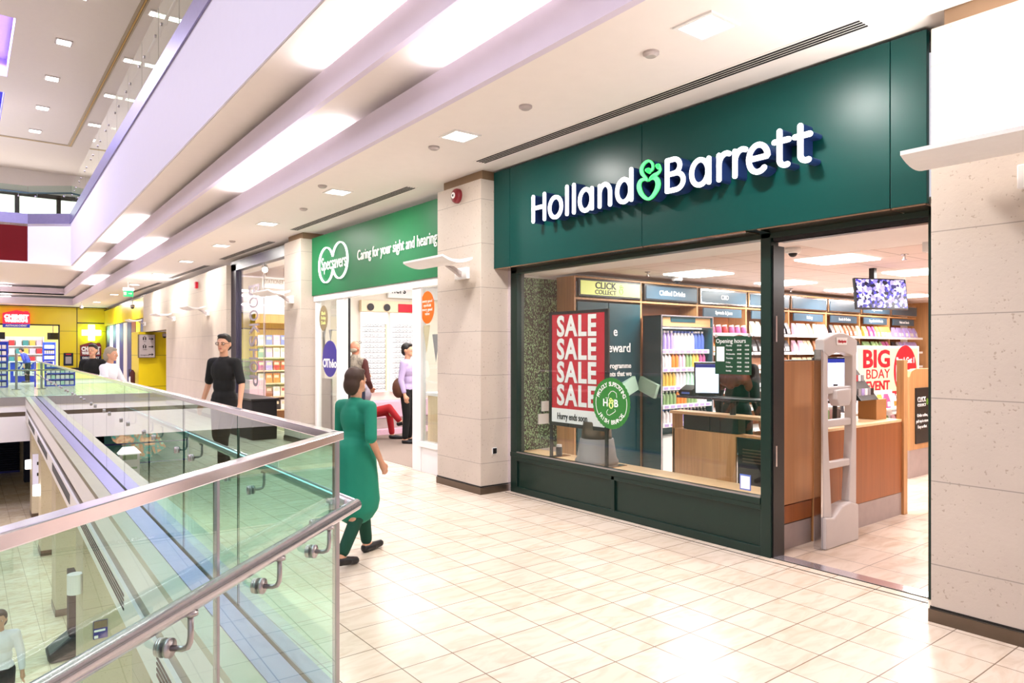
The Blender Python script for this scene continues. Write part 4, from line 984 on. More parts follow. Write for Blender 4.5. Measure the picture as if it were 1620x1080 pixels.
text('CLICK', .09, 'print_white', facing_y(9.56, .97, 3.855), p, width=.24); text('COLLECT', .05, 'print_white', facing_y(9.56, .90, 3.855), p, width=.24); mini_amp(facing_y(9.72, .94, 3.854), .1, 'green_line', p)
text('Order online,\npick up in store.\nEasy as that.', .055, 'print_white', facing_y(9.58, .70, 3.855), p, line=1.3)
# low gondola with packs behind the counter
t = thing('gondola_shelf', 'low white gondola shelf behind the service counter', 'shelving', (9.6, 4.6, 0))
mb = MB(); mb.box(8.1, 11.0, 4.5, 4.9, 0, .2); mb.box(8.1, 11.0, 4.85, 4.9, 0, 1.0); mb.box(8.1, 11, 4.4, 4.9, .48, .5); mb.box(8.1, 11, 4.4, 4.9, .78, .80); mb.build('frame', 'white', t)
for j, z in enumerate((.5, .8)):
    for i in range(14):
        c = PAL[(i*3+j) % 7+2][i % 4]; place(packet(c), (8.25+.2*i, 4.5, z), 0, '%s packet, %s from left on the %s of the low gondola' % (CN[c], ORD[i], ('middle board', 'top board')[j]), 'packets on the gondola')
for i, y in enumerate((5.62,)):
    pass
for i, (x, z) in enumerate(((6.52, 1.13), (6.80, 1.13))):
    mb = MB((facing_y(x, z, YF-.02) if i == 0 else facing_x(5.93, z, x)) @ Matrix.Rotation(math.radians(22 if i == 0 else -20), 4, 'Z')); mb.box(-.15, .15, -.09, .09, 0, .05)
    tag(mb.build('leaflet_stack', 'p_mint'), 'pale green leaflet graphic on the teal doors, %s one' % ('left', 'right')[i], 'leaflet')

# ---------------------------------------------------------------- wall mounted things
def uplight(label, x, y, z=2.50, L=.84, big=0, lit=0):
    t = thing('wall_uplight', label, 'light', (x, y, z-.1), 'curved uplights on the stone piers')
    mb = MB(); mb.box(x-.05, x, y-.12, y+.12 if not big else y+.12, z-.10, z+.03); mb.build('wall_plate', 'white', t, bevel=.006)
    mb = MB()
    prof = [(x-.06, z-.10), (x-.02, z-.02), (x-.18, z+.03), (x-.24, z+.03), (x-.2, z-.01)]
    mb.prism([(x-.04, z-.08), (x-.04, z-.02), (x-.16, z+.04), (x-.24, z+.04), (x-.12, z-.03)], 1, y-.03, y+.03); mb.build('arm', 'grey_plastic', t)
    mb = MB(); P_ = []
    n = 10; out = []; inn = []
    for i in range(n+1):
        a = -1+2*i/n; X_ = x-.36+a*.19
        out.append((X_, z+.028+.05*a*a)); inn.append((X_, z+.055+.045*a*a))
    mb.prism(out+inn[::-1], 1, y-L/2, y+L/2); mb.build('head', 'white', t)
    mb = MB(); mb.box(x-.44, x-.28, y-L/2+.03, y+L/2-.03, z+.055, z+.066); mb.build('tube', 'lamp' if lit else 'white_gloss', t)
    if lit: area((x-.36, y, z+.075), .14, L-.1, lit, rot=UP, col=WARM)
    return t
uplight('curved white uplight on the near stone pier at the right edge', 4.5, 1.2, z=2.56, L=1.0, big=1, lit=30)
uplight('curved white uplight on the pier between the two green signs', 4.5, 6.68)
uplight('curved white uplight on the pier beside the bookshop window', 4.5, 12.04)
for i, y in enumerate((17.5, 21.4, 26.2)): uplight('curved white uplight on the long stone wall, %s from the bookshop' % ORD[i], WX+WK*y, y, lit=(0, 8, 0)[i])
t = thing('alarm_bell', 'round red fire alarm bell on the pier top', 'alarm', (4.48, 6.8, 3.3))
mb = MB(); mb.T = facing_x(6.8, 3.37, 4.5); mb.lathe([(.085, 0), (.085, .03), (.075, .05), (.04, .065), (0, .066)], n=28); mb.build('gong', 'maroon', t, smooth=False)
mb = MB(); mb.T = facing_x(6.8, 3.37, 4.5); mb.lathe([(.035, .064), (.035, .072), (0, .072)], (-.0, 0, 0), n=20); q = mb.build('centre', 'print_white', t)
mb = MB(); mb.T = facing_x(6.8, 3.37, 4.5); mb.lathe([(.014, .072), (.014, .075), (0, .075)], n=12); mb.build('dot', 'print_black', q)
mb = MB(); mb.T = facing_x(18.6, 3.2, WX+WK*18.6); mb.box(-.07, .07, -.08, .08, 0, .07); tag(mb.build('alarm_sounder', 'print_red', bevel=.01), 'small red alarm sounder high on the long stone wall', 'alarm')
t = thing('wall_socket', 'black square socket plate on the pier side', 'socket', (4.68, 6.345, .43))
mb = MB(); mb.box(4.655, 4.715, 6.340, 6.349, .435, .505); mb.build('plate', 'print_white', t); mb = MB(); mb.box(4.66, 4.71, 6.335, 6.341, .44, .50); mb.build('insert', 'black', t)
t = thing('exit_sign', 'green and white exit sign hanging below the gallery ceiling', 'sign', (3.82, 23.3, 3.16))
mb = MB(); mb.box(3.68, 3.96, 23.26, 23.34, 3.34, 3.42); mb.build('housing', 'lamp_soft', t); mb = MB(); mb.box(3.69, 3.95, 23.29, 23.31, 3.16, 3.34); p = mb.build('plate', 'exit_green', t)
mb = MB(); mb.T = facing_y(3.82, 3.25, 23.29) @ Matrix.Scale(.5, 4); 
mb.box(-.25, -.1, -.1, .1, 0, .004); mb.prism([(.0, -.02), (.12, -.02), (.12, -.07), (.2, .0), (.12, .07), (.12, .02), (0, .02)], 2, 0, .004); mb.build('pictogram', 'print_white', p)
mb = MB(); mb.box(3.8, 3.84, 23.28, 23.32, 3.42, 3.6); mb.build('hanger', 'white', t)
for i, (x, y, z) in enumerate(((4.72, 28.0, 3.1), (3.9, 34.5, 3.35), (5.4, 26.25, 2.05))):
    t = thing('dome_camera', 'black dome camera, %s' % ('hanging near the yellow side windows', 'under the ceiling over the far gallery', 'at the head of the yellow passage')[i], 'camera', (x, y, z))
    mb = MB(); mb.cyl((x, y, z+.1), (x, y, min(3.6, z+.5) if i < 2 else z+.15), .012); mb.lathe([(.07, 0), (.07, .1), (0, .1)], (x, y, z)); mb.build('housing', 'grey_plastic', t)
    mb = MB(); mb.ell((x, y, z), (.06, .06, .055)); mb.build('lens', 'black', t, smooth=True)
t = thing('directory_sign', 'grey wayfinding sign with three arrows on the yellow wall', 'sign', (4.83, 26.2, 1.3))
mb = MB(); mb.box(4.58, 5.09, 26.12, 26.28, 1.33, 2.11); mb.build('box', 'plinth', t); mb = MB(); mb.box(4.60, 5.07, 26.11, 26.12, 1.345, 2.10); p = mb.build('face', 'grey_plastic', t)
for j in range(3):
    mb = MB(); mb.T = facing_y(4.97, 1.96-j*.26, 26.11) @ Matrix.Scale(.72, 4); mb.prism([(-.12, -.018), (.02, -.018), (.0, -.07), (.1, 0), (.0, .07), (.02, .018), (-.12, .018)], 2, 0, .004); mb.build('arrow', 'black', p)
    if j < 2:
        mb = MB(); mb.T = facing_y(4.76, 1.97-j*.27, 26.11); mb.box(-.05, -.015, -.05, .05, 0, .004); mb.box(.015, .05, -.05, .05, 0, .004); mb.prism([(-.03, .06), (.03, .06), (0, .09)], 2, 0, .004); mb.build('pictogram', 'black', p)
    text(('Lifts', 'Toilets', 'Management')[j], .05 if j < 2 else .055, 'black', facing_y(4.77, 1.875-j*.27 if j < 2 else 1.42, 26.11), p)
t = thing('fire_extinguisher', 'fire extinguisher on the wall left of the yellow passage', 'extinguisher', (4.5, 26.7, .42))
mb = MB(); mb.lathe([(.07, 0), (.08, .02), (.08, .4), (.04, .47), (.02, .5)], (4.50, 26.7, .42)); mb.build('cylinder', 'cloth_maroon', t, smooth=True)
mb = MB(); mb.tube([(4.48, 26.7, .92), (4.40, 26.7, .94), (4.4, 26.7, .67)], .015); mb.build('hose', 'black', t); mb = MB(); mb.box(4.40, 4.43, 26.64, 26.76, .5, .7); mb.build('label_band', 'print_white', t)

# ---------------------------------------------------------------- optician
t = thing('shop_sign', 'green optician fascia board with white glasses-shaped logo', 'sign', (4.70, 9.4, 2.52))
mb = MB(); mb.box(4.70, 4.74, 7.25, 11.62, 2.52, 3.50); mb.build('board', 'spec_green', t)
mb = MB(); F_ = facing_x(10.72, 3.0, 4.70)
c1, c2, r = (-.265, -.015), (.265, .015), .285
def circ(c, a0, a1): return [(c[0]+r*math.cos(math.radians(a0+(a1-a0)*i/40)), c[1]+r*math.sin(math.radians(a0+(a1-a0)*i/40))) for i in range(41)]
mb.stroke(circ(c1, 25, 338), .018, lambda u, v, d: F_ @ Vector((u, v, d)), .03); mb.stroke(circ(c2, -155, 158), .018, lambda u, v, d: F_ @ Vector((u, v, d)), .03)
o = mb.build('logo_outline', 'glow_white', t); text('Specsavers', .30, 'print_white', F_, t, width=.95, bold=.001, depth=.008)
text('Caring for your sight and hearing', .22, 'print_white', facing_x(8.71, 3.015, 4.70), t, width=2.27, bold=.001, depth=.01)
mb = MB()
for a, b in ((7.25, 7.31), (8.05, 8.27), (10.44, 10.70), (11.5, 11.58)): mb.box(4.74, 4.82, a, b, 0, 2.52)
mb.box(4.72, 4.83, 7.25, 11.6, 2.42, 2.52); mb.box(4.72, 4.83, 7.3, 8.1, .33, .40); fr = S('window_2', mb, 'white_gloss', .003)
mb = MB(); mb.box(4.75, 4.81, 7.3, 8.06, 0, .33); mb.build('stall_riser', 'white', fr)
mb = MB(); mb.box(4.77, 4.78, 7.31, 8.05, .40, 2.42); mb.build('glass_pane', 'glass_clear', fr)
mb = MB(); mb.box(4.77, 4.78, 10.70, 11.5, 0.05, 2.42); mb.build('glass_pane', 'glass_clear', fr)
mb = MB(); mb.box(4.82, 4.86, 10.44, 10.48, 0, 2.42); mb.build('door_edge', 'black', fr)
mb = MB(); mb.box(4.80, 9, 6.55, 12.45, -.05, 0.004); S('floor', mb, 'carpet')
mb = MB(); mb.box(4.99, 9, 6.55, 12.5, 2.95, 3.05); S('ceiling', mb, 'white'); mb = MB(); mb.box(4.99, 9.1, 12.45, 12.6, 0, 3.6); S('wall_left', mb, 'cream_wall'); mb = MB(); mb.box(9, 9.1, 6.5, 12.5, 0, 3.0); S('wall_back', mb, 'cream_wall')
mb = MB(); mb.box(5.0, 9, 11.9, 12.45, 0, .1); S('trim_10', mb, 'p_pink')
t = thing('bench', 'low pale pink padded bench below the spectacle boards', 'bench', (6.8, 12.1, .1)); mb = MB(); mb.box(5.9, 8.8, 12.1, 12.44, .1, .3); mb.build('base', 'kick', t); mb = MB(); mb.box(5.9, 8.8, 12.08, 12.44, .3, .62); mb.build('cushion', 'p_pink', t, bevel=.02)
mb = MB(); mb.box(6.2, 6.25, 12.40, 12.44, 2.64, 2.9)
t = thing('header_board', 'white wall header board with dark lettering in the optician', 'sign', (7.0, 12.4, 2.6)); mb = MB(); mb.box(6.55, 8.0, 12.36, 12.42, 2.62, 2.92); p = mb.build('board', 'print_white', t); text('ners', .22, 'print_black', facing_y(6.78, 2.78, 12.36), p, width=.31, bold=.004)
M('board_white', 'fbfbfb', .5, emit=.35)
for b, (xa, xb) in enumerate(((5.98, 6.52), (6.62, 7.16))):
    t = thing('spectacle_display', 'white lit spectacle display board, %s of the pair' % ('left', 'right')[b], 'display', ((xa+xb)/2, 12.3, .8), 'spectacle boards')
    mb = MB(); mb.box(xa, xb, 12.34, 12.42, .78, 2.32); mb.build('board', 'board_white', t)
    for s in (xb-.05,):
        mb = MB(); mb.box(s, s+.035, 12.32, 12.34, .8, 2.1); mb.build('ladder_strip', 'p_cream', t)
    mb = MB()
    for i in range(13): mb.box(xa, xb-.06, 12.315, 12.34, .84+i*.1, .848+i*.1)
    mb.build('rail', 'p_grey', t)
mb = MB()
for s in (-1, 1): mb.tube([(s*.036+.026*math.cos(2*PI*i/10), 0, .02*math.sin(2*PI*i/10)) for i in range(10)], .004, 4, close=True)
mb.tube([(-.012, 0, .004), (.012, 0, .004)], .003, 4); mb.tube([(-.062, 0, .01), (-.066, .06, .01)], .003, 4); mb.tube([(.062, 0, .01), (.066, .06, .01)], .003, 4)
sg = mb.mesh('spectacles', 'p_black')
sp_ = [bpy.data.objects.new('spectacles', sg)]; 
for b, xa in enumerate((5.98, 6.62)):
    for i in range(13):
        for k in range(3):
            o = bpy.data.objects.new('spectacles', sg); C.objects.link(o); o.location = (xa+.1+.155*k, 12.29, .875+i*.1)
            tag(o, 'spectacles on the %s display board, %s row up, %s in the row' % (('left', 'right')[b], ORD[i], ORD[k]), 'spectacles', 'spectacles on the display boards')
mb = MB(); mb.box(5.96, 7.2, 12.33, 12.43, 2.33, 2.55); tag(mb.build('display_header', 'p_cream', bevel=.01), 'cream header strip above the spectacle boards', 'header')
for i, (x, c) in enumerate(((6.15, 'p_black'), (6.5, 'p_black'))):
    mb = MB(); disc(mb, facing_y(x, 2.42, 12.32), .07, .01, 24); tag(mb.build('round_badge', c), 'round dark badge on the cream header, %s one' % ('left', 'right')[i], 'badge')
mb = MB(); mb.box(6.75, 7.18, 12.31, 12.33, 2.34, 2.5); tag(mb.build('brand_plate', 'print_red'), 'red plate on the right of the cream header', 'plate')
t = thing('window_sticker', 'orange oval sticker on the right optician window', 'sticker', (4.9, 8.2, 1.9)); F_ = facing_x(8.05, 2.15, 4.765) @ Matrix.Translation((.13, 0, 0)); mb = MB(); disc(mb, F_, .17, .003, 40, sy=1.25); p = mb.build('disc', 'orange', t); text('every good\neyedeals\nevery good\nvalue', .055, 'print_white', F_ @ Matrix.Translation((0, 0, .003)), p, depth=.001)
t = thing('window_sticker', 'dark grey oval sticker with yellow words on the left optician pane', 'sticker', (4.9, 11.4, 1.9)); F_ = facing_x(11.28, 2.13, 4.765); mb = MB(); disc(mb, F_, .17, .003, 40, sy=1.25); p = mb.build('disc', 'cloth_khaki', t); text('Black\nFriday\nDeals', .08, 'lime', F_ @ Matrix.Translation((0, 0, .003)), p, depth=.001)
t = thing('window_sticker', 'round purple sticker with white words on the left optician pane', 'sticker', (4.9, 11.2, 1.2)); F_ = facing_x(11.02, 1.45, 4.765); mb = MB(); disc(mb, F_, .30, .003, 48); p = mb.build('disc', 'purple', t); text('Théo', .2, 'print_white', F_ @ Matrix.Translation((.06, -.08, .003)), p, depth=.001, bold=.006)
mb = MB(); disc(mb, F_ @ Matrix.Translation((-.2, -.07, .003)), .075, .002, 24); q = mb.build('ring', 'print_white', p); mb = MB(); disc(mb, F_ @ Matrix.Translation((-.2, -.07, .005)), .04, .002, 20); mb.build('pupil', 'purple', q)
for i, y in enumerate((11.3, 11.05, 10.75)):
    mb = MB(); F_ = facing_x(y, 1.93+(.05 if i != 1 else 0), 4.79); mb.T = F_; mb.prism([(-.07, 0), (.07, 0), (.0, -.22)], 2, 0, .003); tag(mb.build('pennant', 'p_grey'), 'grey pennant of the bunting in the left optician pane, %s from the left' % ORD[i], 'pennant', 'bunting pennants')
for i, y in enumerate((7.98, 7.75, 7.5)):
    mb = MB(); F_ = facing_x(y, 1.92-(.12 if i else 0), 4.79); mb.T = F_; mb.prism([(-.09, 0), (.09, 0), (.0, -.36)], 2, 0, .003); tag(mb.build('pennant', ['p_cream', 'p_grey', 'p_grey'][i]), 'pennant of the bunting in the right optician window, %s from the left' % ORD[i], 'pennant', 'bunting pennants')
t = thing('banner_strip', 'tall grey-green info strip on the left optician pane', 'banner', (4.93, 11.3, .1)); mb = MB(); mb.box(4.79, 4.80, 11.0, 11.4, .1, 1.12); mb.build('sheet', 'kick', t)
mb = MB(); mb.box(4.79, 4.80, 11.3, 11.38, 1.45, 1.9); tag(mb.build('opening_strip', 'black'), 'narrow black strip notice beside the purple sticker', 'notice')
t = thing('reception_desk', 'pale wooden reception desk in the right optician window', 'desk', (5.6, 8.1, 0)); mb = MB(); mb.box(5.0, 5.7, 7.0, 8.3, 0, .98); mb.build('body', 'wood_pale', t); mb = MB(); mb.box(4.95, 5.75, 6.95, 8.35, .98, 1.02); mb.build('worktop', 'white', t)
screen('laptop', 'dark open laptop on the pale reception desk', (5.3, 8.0, 1.03), math.radians(-75), .3, .24, -.35, 'till_screen', 'laptop')
for j, z in enumerate((1.5, 1.9)):
    t = thing('spectacle_display', 'white spectacle board on the optician back wall, %s tier' % ('lower', 'upper')[j], 'display', (8.9, 9, z-.3), 'back wall boards'); mb = MB(); mb.box(8.9, 8.99, 7.5, 11.4, z-.35, z+.02); mb.build('board', 'board_white', t)

# ---------------------------------------------------------------- bookshop
mb = MB()
mb.box(4.6, 4.75, 15.55, 15.9, 0, 3.44); mb.box(4.6, 4.75, 12.39, 15.9, 3.30, 3.50); mb.box(4.62, 4.70, 12.39, 12.47, 0, 3.3)
M('frame_violet', '1d1530', .4)
fr = S('window_3', mb, 'frame_violet'); mb = MB(); mb.box(4.66, 4.67, 12.47, 15.55, .1, 3.3); mb.build('glass_pane', 'glass_clear', fr)
mb = MB(); mb.box(4.64, 4.655, 13.9, 13.912, .1, 3.3); mb.build('glazing_bar', 'steel', fr)
mb = MB(); mb.box(4.93, 8, 12.6, 16.4, -.05, 0); S('floor', mb, 'wood_pale'); mb = MB(); mb.box(4.76, 8, 12.5, 16.5, 3.5, 3.58); S('ceiling', mb, 'white'); mb = MB(); mb.box(4.76, 8, 16.4, 16.5, 0, 3.5); S('wall_left', mb, 'white'); mb = MB(); mb.box(8, 8.1, 12.5, 16.5, 0, 3.5); S('wall_back', mb, 'white')
M('letter_grey', '8b8088', .5)
t = thing('window_lettering', 'grey serif bookshop lettering running down the glass', 'lettering', (4.65, 15, .9))
for i, ch in enumerate('BOOKSHOP'):
    text(ch, .95 if i == 0 else .78, 'letter_grey', facing_x(14.55, 2.82-i*.262, 4.645) @ Matrix.Rotation(-PI/2, 4, 'Z'), t, 'letter', depth=.004, width=.22, bold=.006)
t = thing('hanging_sign', 'white hanging sign reading stationery inside the bookshop', 'sign', (5.2, 15.0, 2.6)); mb = MB(); mb.box(5.3, 5.9, 16.0, 16.03, 3.0, 3.28); p = mb.build('board', 'print_white', t); mb = MB(); mb.box(5.4, 5.41, 16.01, 16.02, 3.28, 3.5); mb.box(5.8, 5.81, 16.01, 16.02, 3.28, 3.5); mb.build('hanger', 'steel', t); text('STATIONERY', .14, 'neck', facing_y(5.6, 3.14, 16.0), p, width=.5)
t = thing('spot_lamp', 'very bright spotlight on a track inside the bookshop', 'light', (5.3, 15.0, 3.0)); mb = MB(); mb.cyl((5.05, 15, 3.5), (5.05, 15, 3.35), .012); mb.cyl((5.05, 15.05, 3.37), (5.01, 14.92, 3.29), .06, .07); mb.build('head', 'black', t); mb = MB(); mb.cyl((5.007, 14.915, 3.287), (5.0, 14.90, 3.28), .06); mb.build('lens', 'lamp', t)
bx0, bx1, by = 5.12, 6.6, 15.9
t = thing('bookcase', 'wooden bookcase full of books inside the bookshop', 'bookcase', (5.9, by, 0)); mb = MB(); mb.box(bx0, bx0+.04, by, by+.35, 0, 2.4); mb.box(bx1-.04, bx1, by, by+.35, 0, 2.4); mb.box(bx0, bx1, by+.33, by+.35, 0, 2.4); mb.box(bx0, bx1, by-.02, by+.35, 2.2, 2.4); mb.build('carcass', 'wood', t)
rows = [.25, .55, .85, 1.14, 1.43, 1.71]; bm_ = {}
bcol = ['p_red', 'p_blue', 'p_white', 'p_black', 'p_teal', 'p_magenta', 'p_lilac', 'p_orange', 'p_brown', 'p_pink', 'p_cream']
def book(c):
    if c in bm_: return bm_[c]
    t = thing('book', 'x', 'book', (0, 0, 0)); mb = MB(); mb.box(-.075, .075, 0, .03, 0, .22); mb.build('cover', c, t, bevel=.002); mb = MB(); mb.box(-.05, .05, -.002, 0, .12, .18); mb.build('title_patch', 'p_cream' if c != 'p_cream' else 'p_red', t); bm_[c] = t; return t
for j, z in enumerate(rows):
    mb = MB(); mb.box(bx0, bx1, by-.05, by+.33, z-.03, z); mb.build('shelf', 'wood_pale', t)
    for i in range(8):
        c = rnd.choice(bcol if j < 4 else ['p_lilac', 'p_white', 'p_blue', 'p_teal']); place(book(c), (bx0+.14+i*.17, by-.01, z), 0, '%s book standing face out, %s from the left on the %s bookcase shelf' % (CN[c], ORD[i], ('lowest', 'second', 'third', 'fourth', 'fifth', 'top')[j]), 'books in the bookcase', tilt=-.08)
t = thing('side_shelf', 'pale low shelf unit left of the bookcase with a blue book', 'shelving', (5.0, 15.4, 0)); mb = MB(); mb.box(4.78, 5.12, 15.2, 15.6, 0, .95); mb.build('unit', 'p_pink', t)
t = thing('table', 'black draped table at the bookshop window', 'table', (4.4, 13.5, 0)); mb = MB(); mb.box(4.0, 4.45, 12.6, 14.6, .0, .70); mb.build('drape', 'black_matt', t, bevel=.02); mb = MB(); mb.box(3.98, 4.47, 12.58, 14.62, .70, .73); mb.build('top', 'black', t)

# ---------------------------------------------------------------- yellow chemist
YC = 38.6
mb = MB(); mb.box(3.5, 5.6, YC, YC+.2, 0, 3.6); mb.box(-12, 3.5, YC, YC+.2, 2.75, 3.6); S('wall_far', mb, 'yellow_clad')
mb = MB(); mb.beam(WX, 0, .25, 26.6, YC, 2.72, 3.44, .033); S('wall_side', mb, 'yellow_clad')
mb = MB(); mb.beam(WX, 0, .25, 26.6, 27.0, 0, 2.72, .033); S('wall_side', mb, 'yellow')
mb = MB(); mb.beam(WX, -.01, .26, 26.6, YC, 3.44, 3.5, .033); mb.box(-12, 5.4, YC-.02, YC, 3.56, 3.6); mb.box(-12, 3.5, YC-.02, YC, 2.70, 2.76); mb.box(3.44, 3.50, YC-.02, YC, 0, 2.75); mb.box(4.17, 4.20, YC-.01, YC, 0, 3.6); mb.box(4.2, 5.3, YC-.01, YC, 2.83, 2.88); S('trim_11', mb, 'black')
fr = None
cols_ = ['navy', 'glow_white', 'navy', 'p_white', 'navy', 'p_white', 'navy', 'maroon', 'yellow', 'navy']
ed = [27.0+i*(37.9-27.0)/len(cols_) for i in range(len(cols_)+1)]
mb = MB(); mb.beam(WX, .05, .08, 27.0, YC, 0.02, 2.72, .033); wn = S('window_4', mb, 'black')
for i, c in enumerate(cols_[::-1]):
    mb = MB(); mb.beam(WX, .02, .05, ed[i]+.05, ed[i+1]-.05, .05, 2.68, .033); p = mb.build('window_poster', c, wn)
    if c in ('maroon', 'navy') and i % 2 == 0 or i in (1,):
        mb = MB(); mb.beam(WX, .0, .02, ed[i]+.3, ed[i+1]-.3, 1.2, 1.6, .033); mb.beam(WX, .0, .02, ed[i]+.3, ed[i+1]-.3, .6, .8, .033); mb.build('print', 'print_white', p)
t = thing('pharmacy_cross', 'glowing white-green pharmacy cross on the yellow wall', 'sign', (4.35, YC-.2, 1.9)); F_ = facing_y(4.76, 2.40, YC-.1) @ Matrix.Scale(.74, 4); mb = MB(); mb.T = F_
mb.prism([(-.17, -.5), (.17, -.5), (.17, -.17), (.52, -.17), (.52, .17), (.17, .17), (.17, .5), (-.17, .5), (-.17, .17), (-.52, .17), (-.52, -.17), (-.17, -.17)], 2, -.1, .08); mb.build('cross', 'cross', t)
def house(t, F, w_, h_, m, m2, l1, l2, l3):
    mb = MB(); mb.T = F; mb.prism([(-w_/2, -h_/2+h_*.22), (w_/2, -h_/2+h_*.22), (w_/2, h_*.34), (w_*.45, h_*.40), (w_*.45, h_*.46), (w_*.3, h_*.46), (w_*.3, h_*.42), (0, h_*.5), (-w_/2, h_*.32)], 2, 0, .06); p = mb.build('house_shape', m, t)
    mb = MB(); mb.T = F; mb.box(-w_/2, w_/2, -h_/2, -h_/2+h_*.22, 0, .06); q = mb.build('base_strip', m2, t)
    text(l1, h_*.3, 'print_white' if m == 'maroon' else 'glow_white', F @ Matrix.Translation((0, h_*.11, .06)), p, width=w_*.9, bold=.02); text(l2, h_*.2, 'print_white' if m == 'maroon' else 'glow_white', F @ Matrix.Translation((0, -h_*.12, .06)), p, width=w_*.85, bold=.015)
    text(l3, h_*.14, 'print_white', F @ Matrix.Translation((0, -h_*.39, .06)), q, width=w_*.8, bold=.004)
t = thing('shop_sign', 'glowing red house-shaped chemist sign with blue base strip', 'sign', (1.85, YC-.1, 2.6)); house(t, facing_y(1.85, 2.98, YC-.1), 1.0, .78, 'red_lit', 'blue', 'CHEMIST', 'WAREHOUSE', 'AUSTRALIAS CHEMIST')
t = thing('wall_sign', 'dark red house-shaped chemist sign on the yellow wall below the cross', 'sign', (4.4, YC-.1, .6)); house(t, facing_y(4.73, 1.54, YC-.06), .86, .84, 'maroon', 'cloth_navy', 'CHEMIST', 'WAREHOUSE', 'DISCOUNT')
t = thing('notice_board', 'black framed notice on the yellow pillar of the chemist', 'notice', (3.84, YC-.05, .8)); mb = MB(); mb.box(3.65, 4.03, YC-.05, YC, .86, 1.45); p = mb.build('board', 'cloth_navy', t); mb = MB(); mb.box(3.74, 3.94, YC-.06, YC-.05, 1.36, 1.41); mb.build('red_strip', 'print_red', p); mb = MB(); mb.box(3.72, 3.96, YC-.06, YC-.05, .95, 1.28); mb.build('text_block', 'p_grey', p)
t = thing('storage_box', 'dark blue bin by the yellow wall of the chemist', 'bin', (4.2, YC-.6, 0)); mb = MB(); mb.box(3.9, 4.5, YC-.9, YC-.3, 0, .72); mb.build('body', 'cloth_navy', t, bevel=.03); mb = MB(); mb.box(3.88, 4.52, YC-.92, YC-.28, .72, .77); mb.build('lid', 'black', t)
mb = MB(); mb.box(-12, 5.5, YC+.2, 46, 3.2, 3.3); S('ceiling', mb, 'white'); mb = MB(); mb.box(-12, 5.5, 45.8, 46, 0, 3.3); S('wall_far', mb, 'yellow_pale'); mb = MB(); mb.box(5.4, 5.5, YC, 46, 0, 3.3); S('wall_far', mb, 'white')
mb = MB(); mb.box(-12, 5.3, YC+.2, 45.9, 0, .004); S('floor', mb, 'kick')
t = thing('checkout_counter', 'bright blue counter with white pay here lettering in the chemist', 'counter', (2.3, 42, 0)); mb = MB(); mb.box(1.79, 2.9, 42, 42.8, 0, .98); p = mb.build('body', 'blue', t); mb = MB(); mb.box(1.75, 2.93, 41.95, 42.85, .98, 1.03); mb.build('worktop', 'white', t)
text('PAY\nHERE', .36, 'print_white', facing_y(2.32, .62, 42.0), p, bold=.02, depth=.02, line=.95)
def stand(label, x0, x1, y, z0, z1, n, nb, cs, m='blue'):
    t = thing('product_stand', label, 'shelving', ((x0+x1)/2, y, z0)); mb = MB(); mb.box(x0, x1, y+.25, y+.3, z0, z1); mb.box(x0, x0+.05, y, y+.3, z0, z1); mb.box(x1-.05, x1, y, y+.3, z0, z1); mb.build('back', m, t)
    for j in range(n):
        z = z0+.05+(z1-z0-.1)*j/n
        mb = MB(); mb.box(x0, x1, y-.02, y+.3, z-.05, z); mb.build('shelf', m, t)
        for i in range(nb):
            w_ = (x1-x0-.1)/nb; c = cs[(i*3+j*2) % len(cs)]; mb = MB(); mb.box(x0+.06+i*w_, x0+.06+(i+.8)*w_, y+.01, y+.2, z, z+(z1-z0)/n*.6)
            o = mb.build('product_box', c); tag(o, '%s box, %s from left, %s shelf up, %s' % (CN[c], ORD[i], ORD[j], label.split(' with')[0]), 'box', 'boxes on the chemist stands')
stand('tall blue stand at the left edge with white boxes', .35, 1.49, 36.9, 0, 1.95, 7, 6, ['p_white', 'p_white', 'p_mint', 'p_white'])
stand('low blue stand right of the counter with white boxes', 2.41, 3.07, 36.6, 0, 1.08, 4, 5, ['p_white', 'p_grey', 'p_mint'])
stand('tall blue wall stand with white boxes', 3.14, 3.68, 42.5, 0, 1.98, 7, 5, ['p_white', 'p_grey', 'p_white'])
stand('white back wall stand with mixed boxes', .9, 3.4, 45.3, .9, 2.3, 3, 8, ['p_pink', 'p_white', 'p_yellow', 'p_red', 'p_teal'], 'white')
for i, (x0, x1) in enumerate(((1.0, 1.48), (3.1, 3.55))):
    t = thing('hanging_screen', 'blank black hanging screen in the chemist, %s one' % ('left', 'right')[i], 'screen', (x0, 39.6, 2.0)); mb = MB(); mb.box(x0, x1, 39.6, 39.65, 2.08, 2.40); mb.build('display', 'black', t); mb = MB(); mb.cyl(((x0+x1)/2, 39.63, 2.40), ((x0+x1)/2, 39.63, 3.2), .02); mb.build('pole', 'grey_plastic', t)
mb = MB(); mb.box(1.25, 1.33, 33.6, 33.68, 0, 1.55); 
for i, x in enumerate((1.66, 3.16)):
    mb = MB(); mb.cyl((x, 34.5, 0), (x, 34.5, 1.45 if i == 0 else .8), .045); mb.cyl((x, 34.5, 0), (x, 34.5, .03), .16); tag(mb.build('bollard', 'steel', smooth=False), 'slim steel entrance post in front of the chemist, %s one' % ('left taller', 'right shorter')[i], 'post')

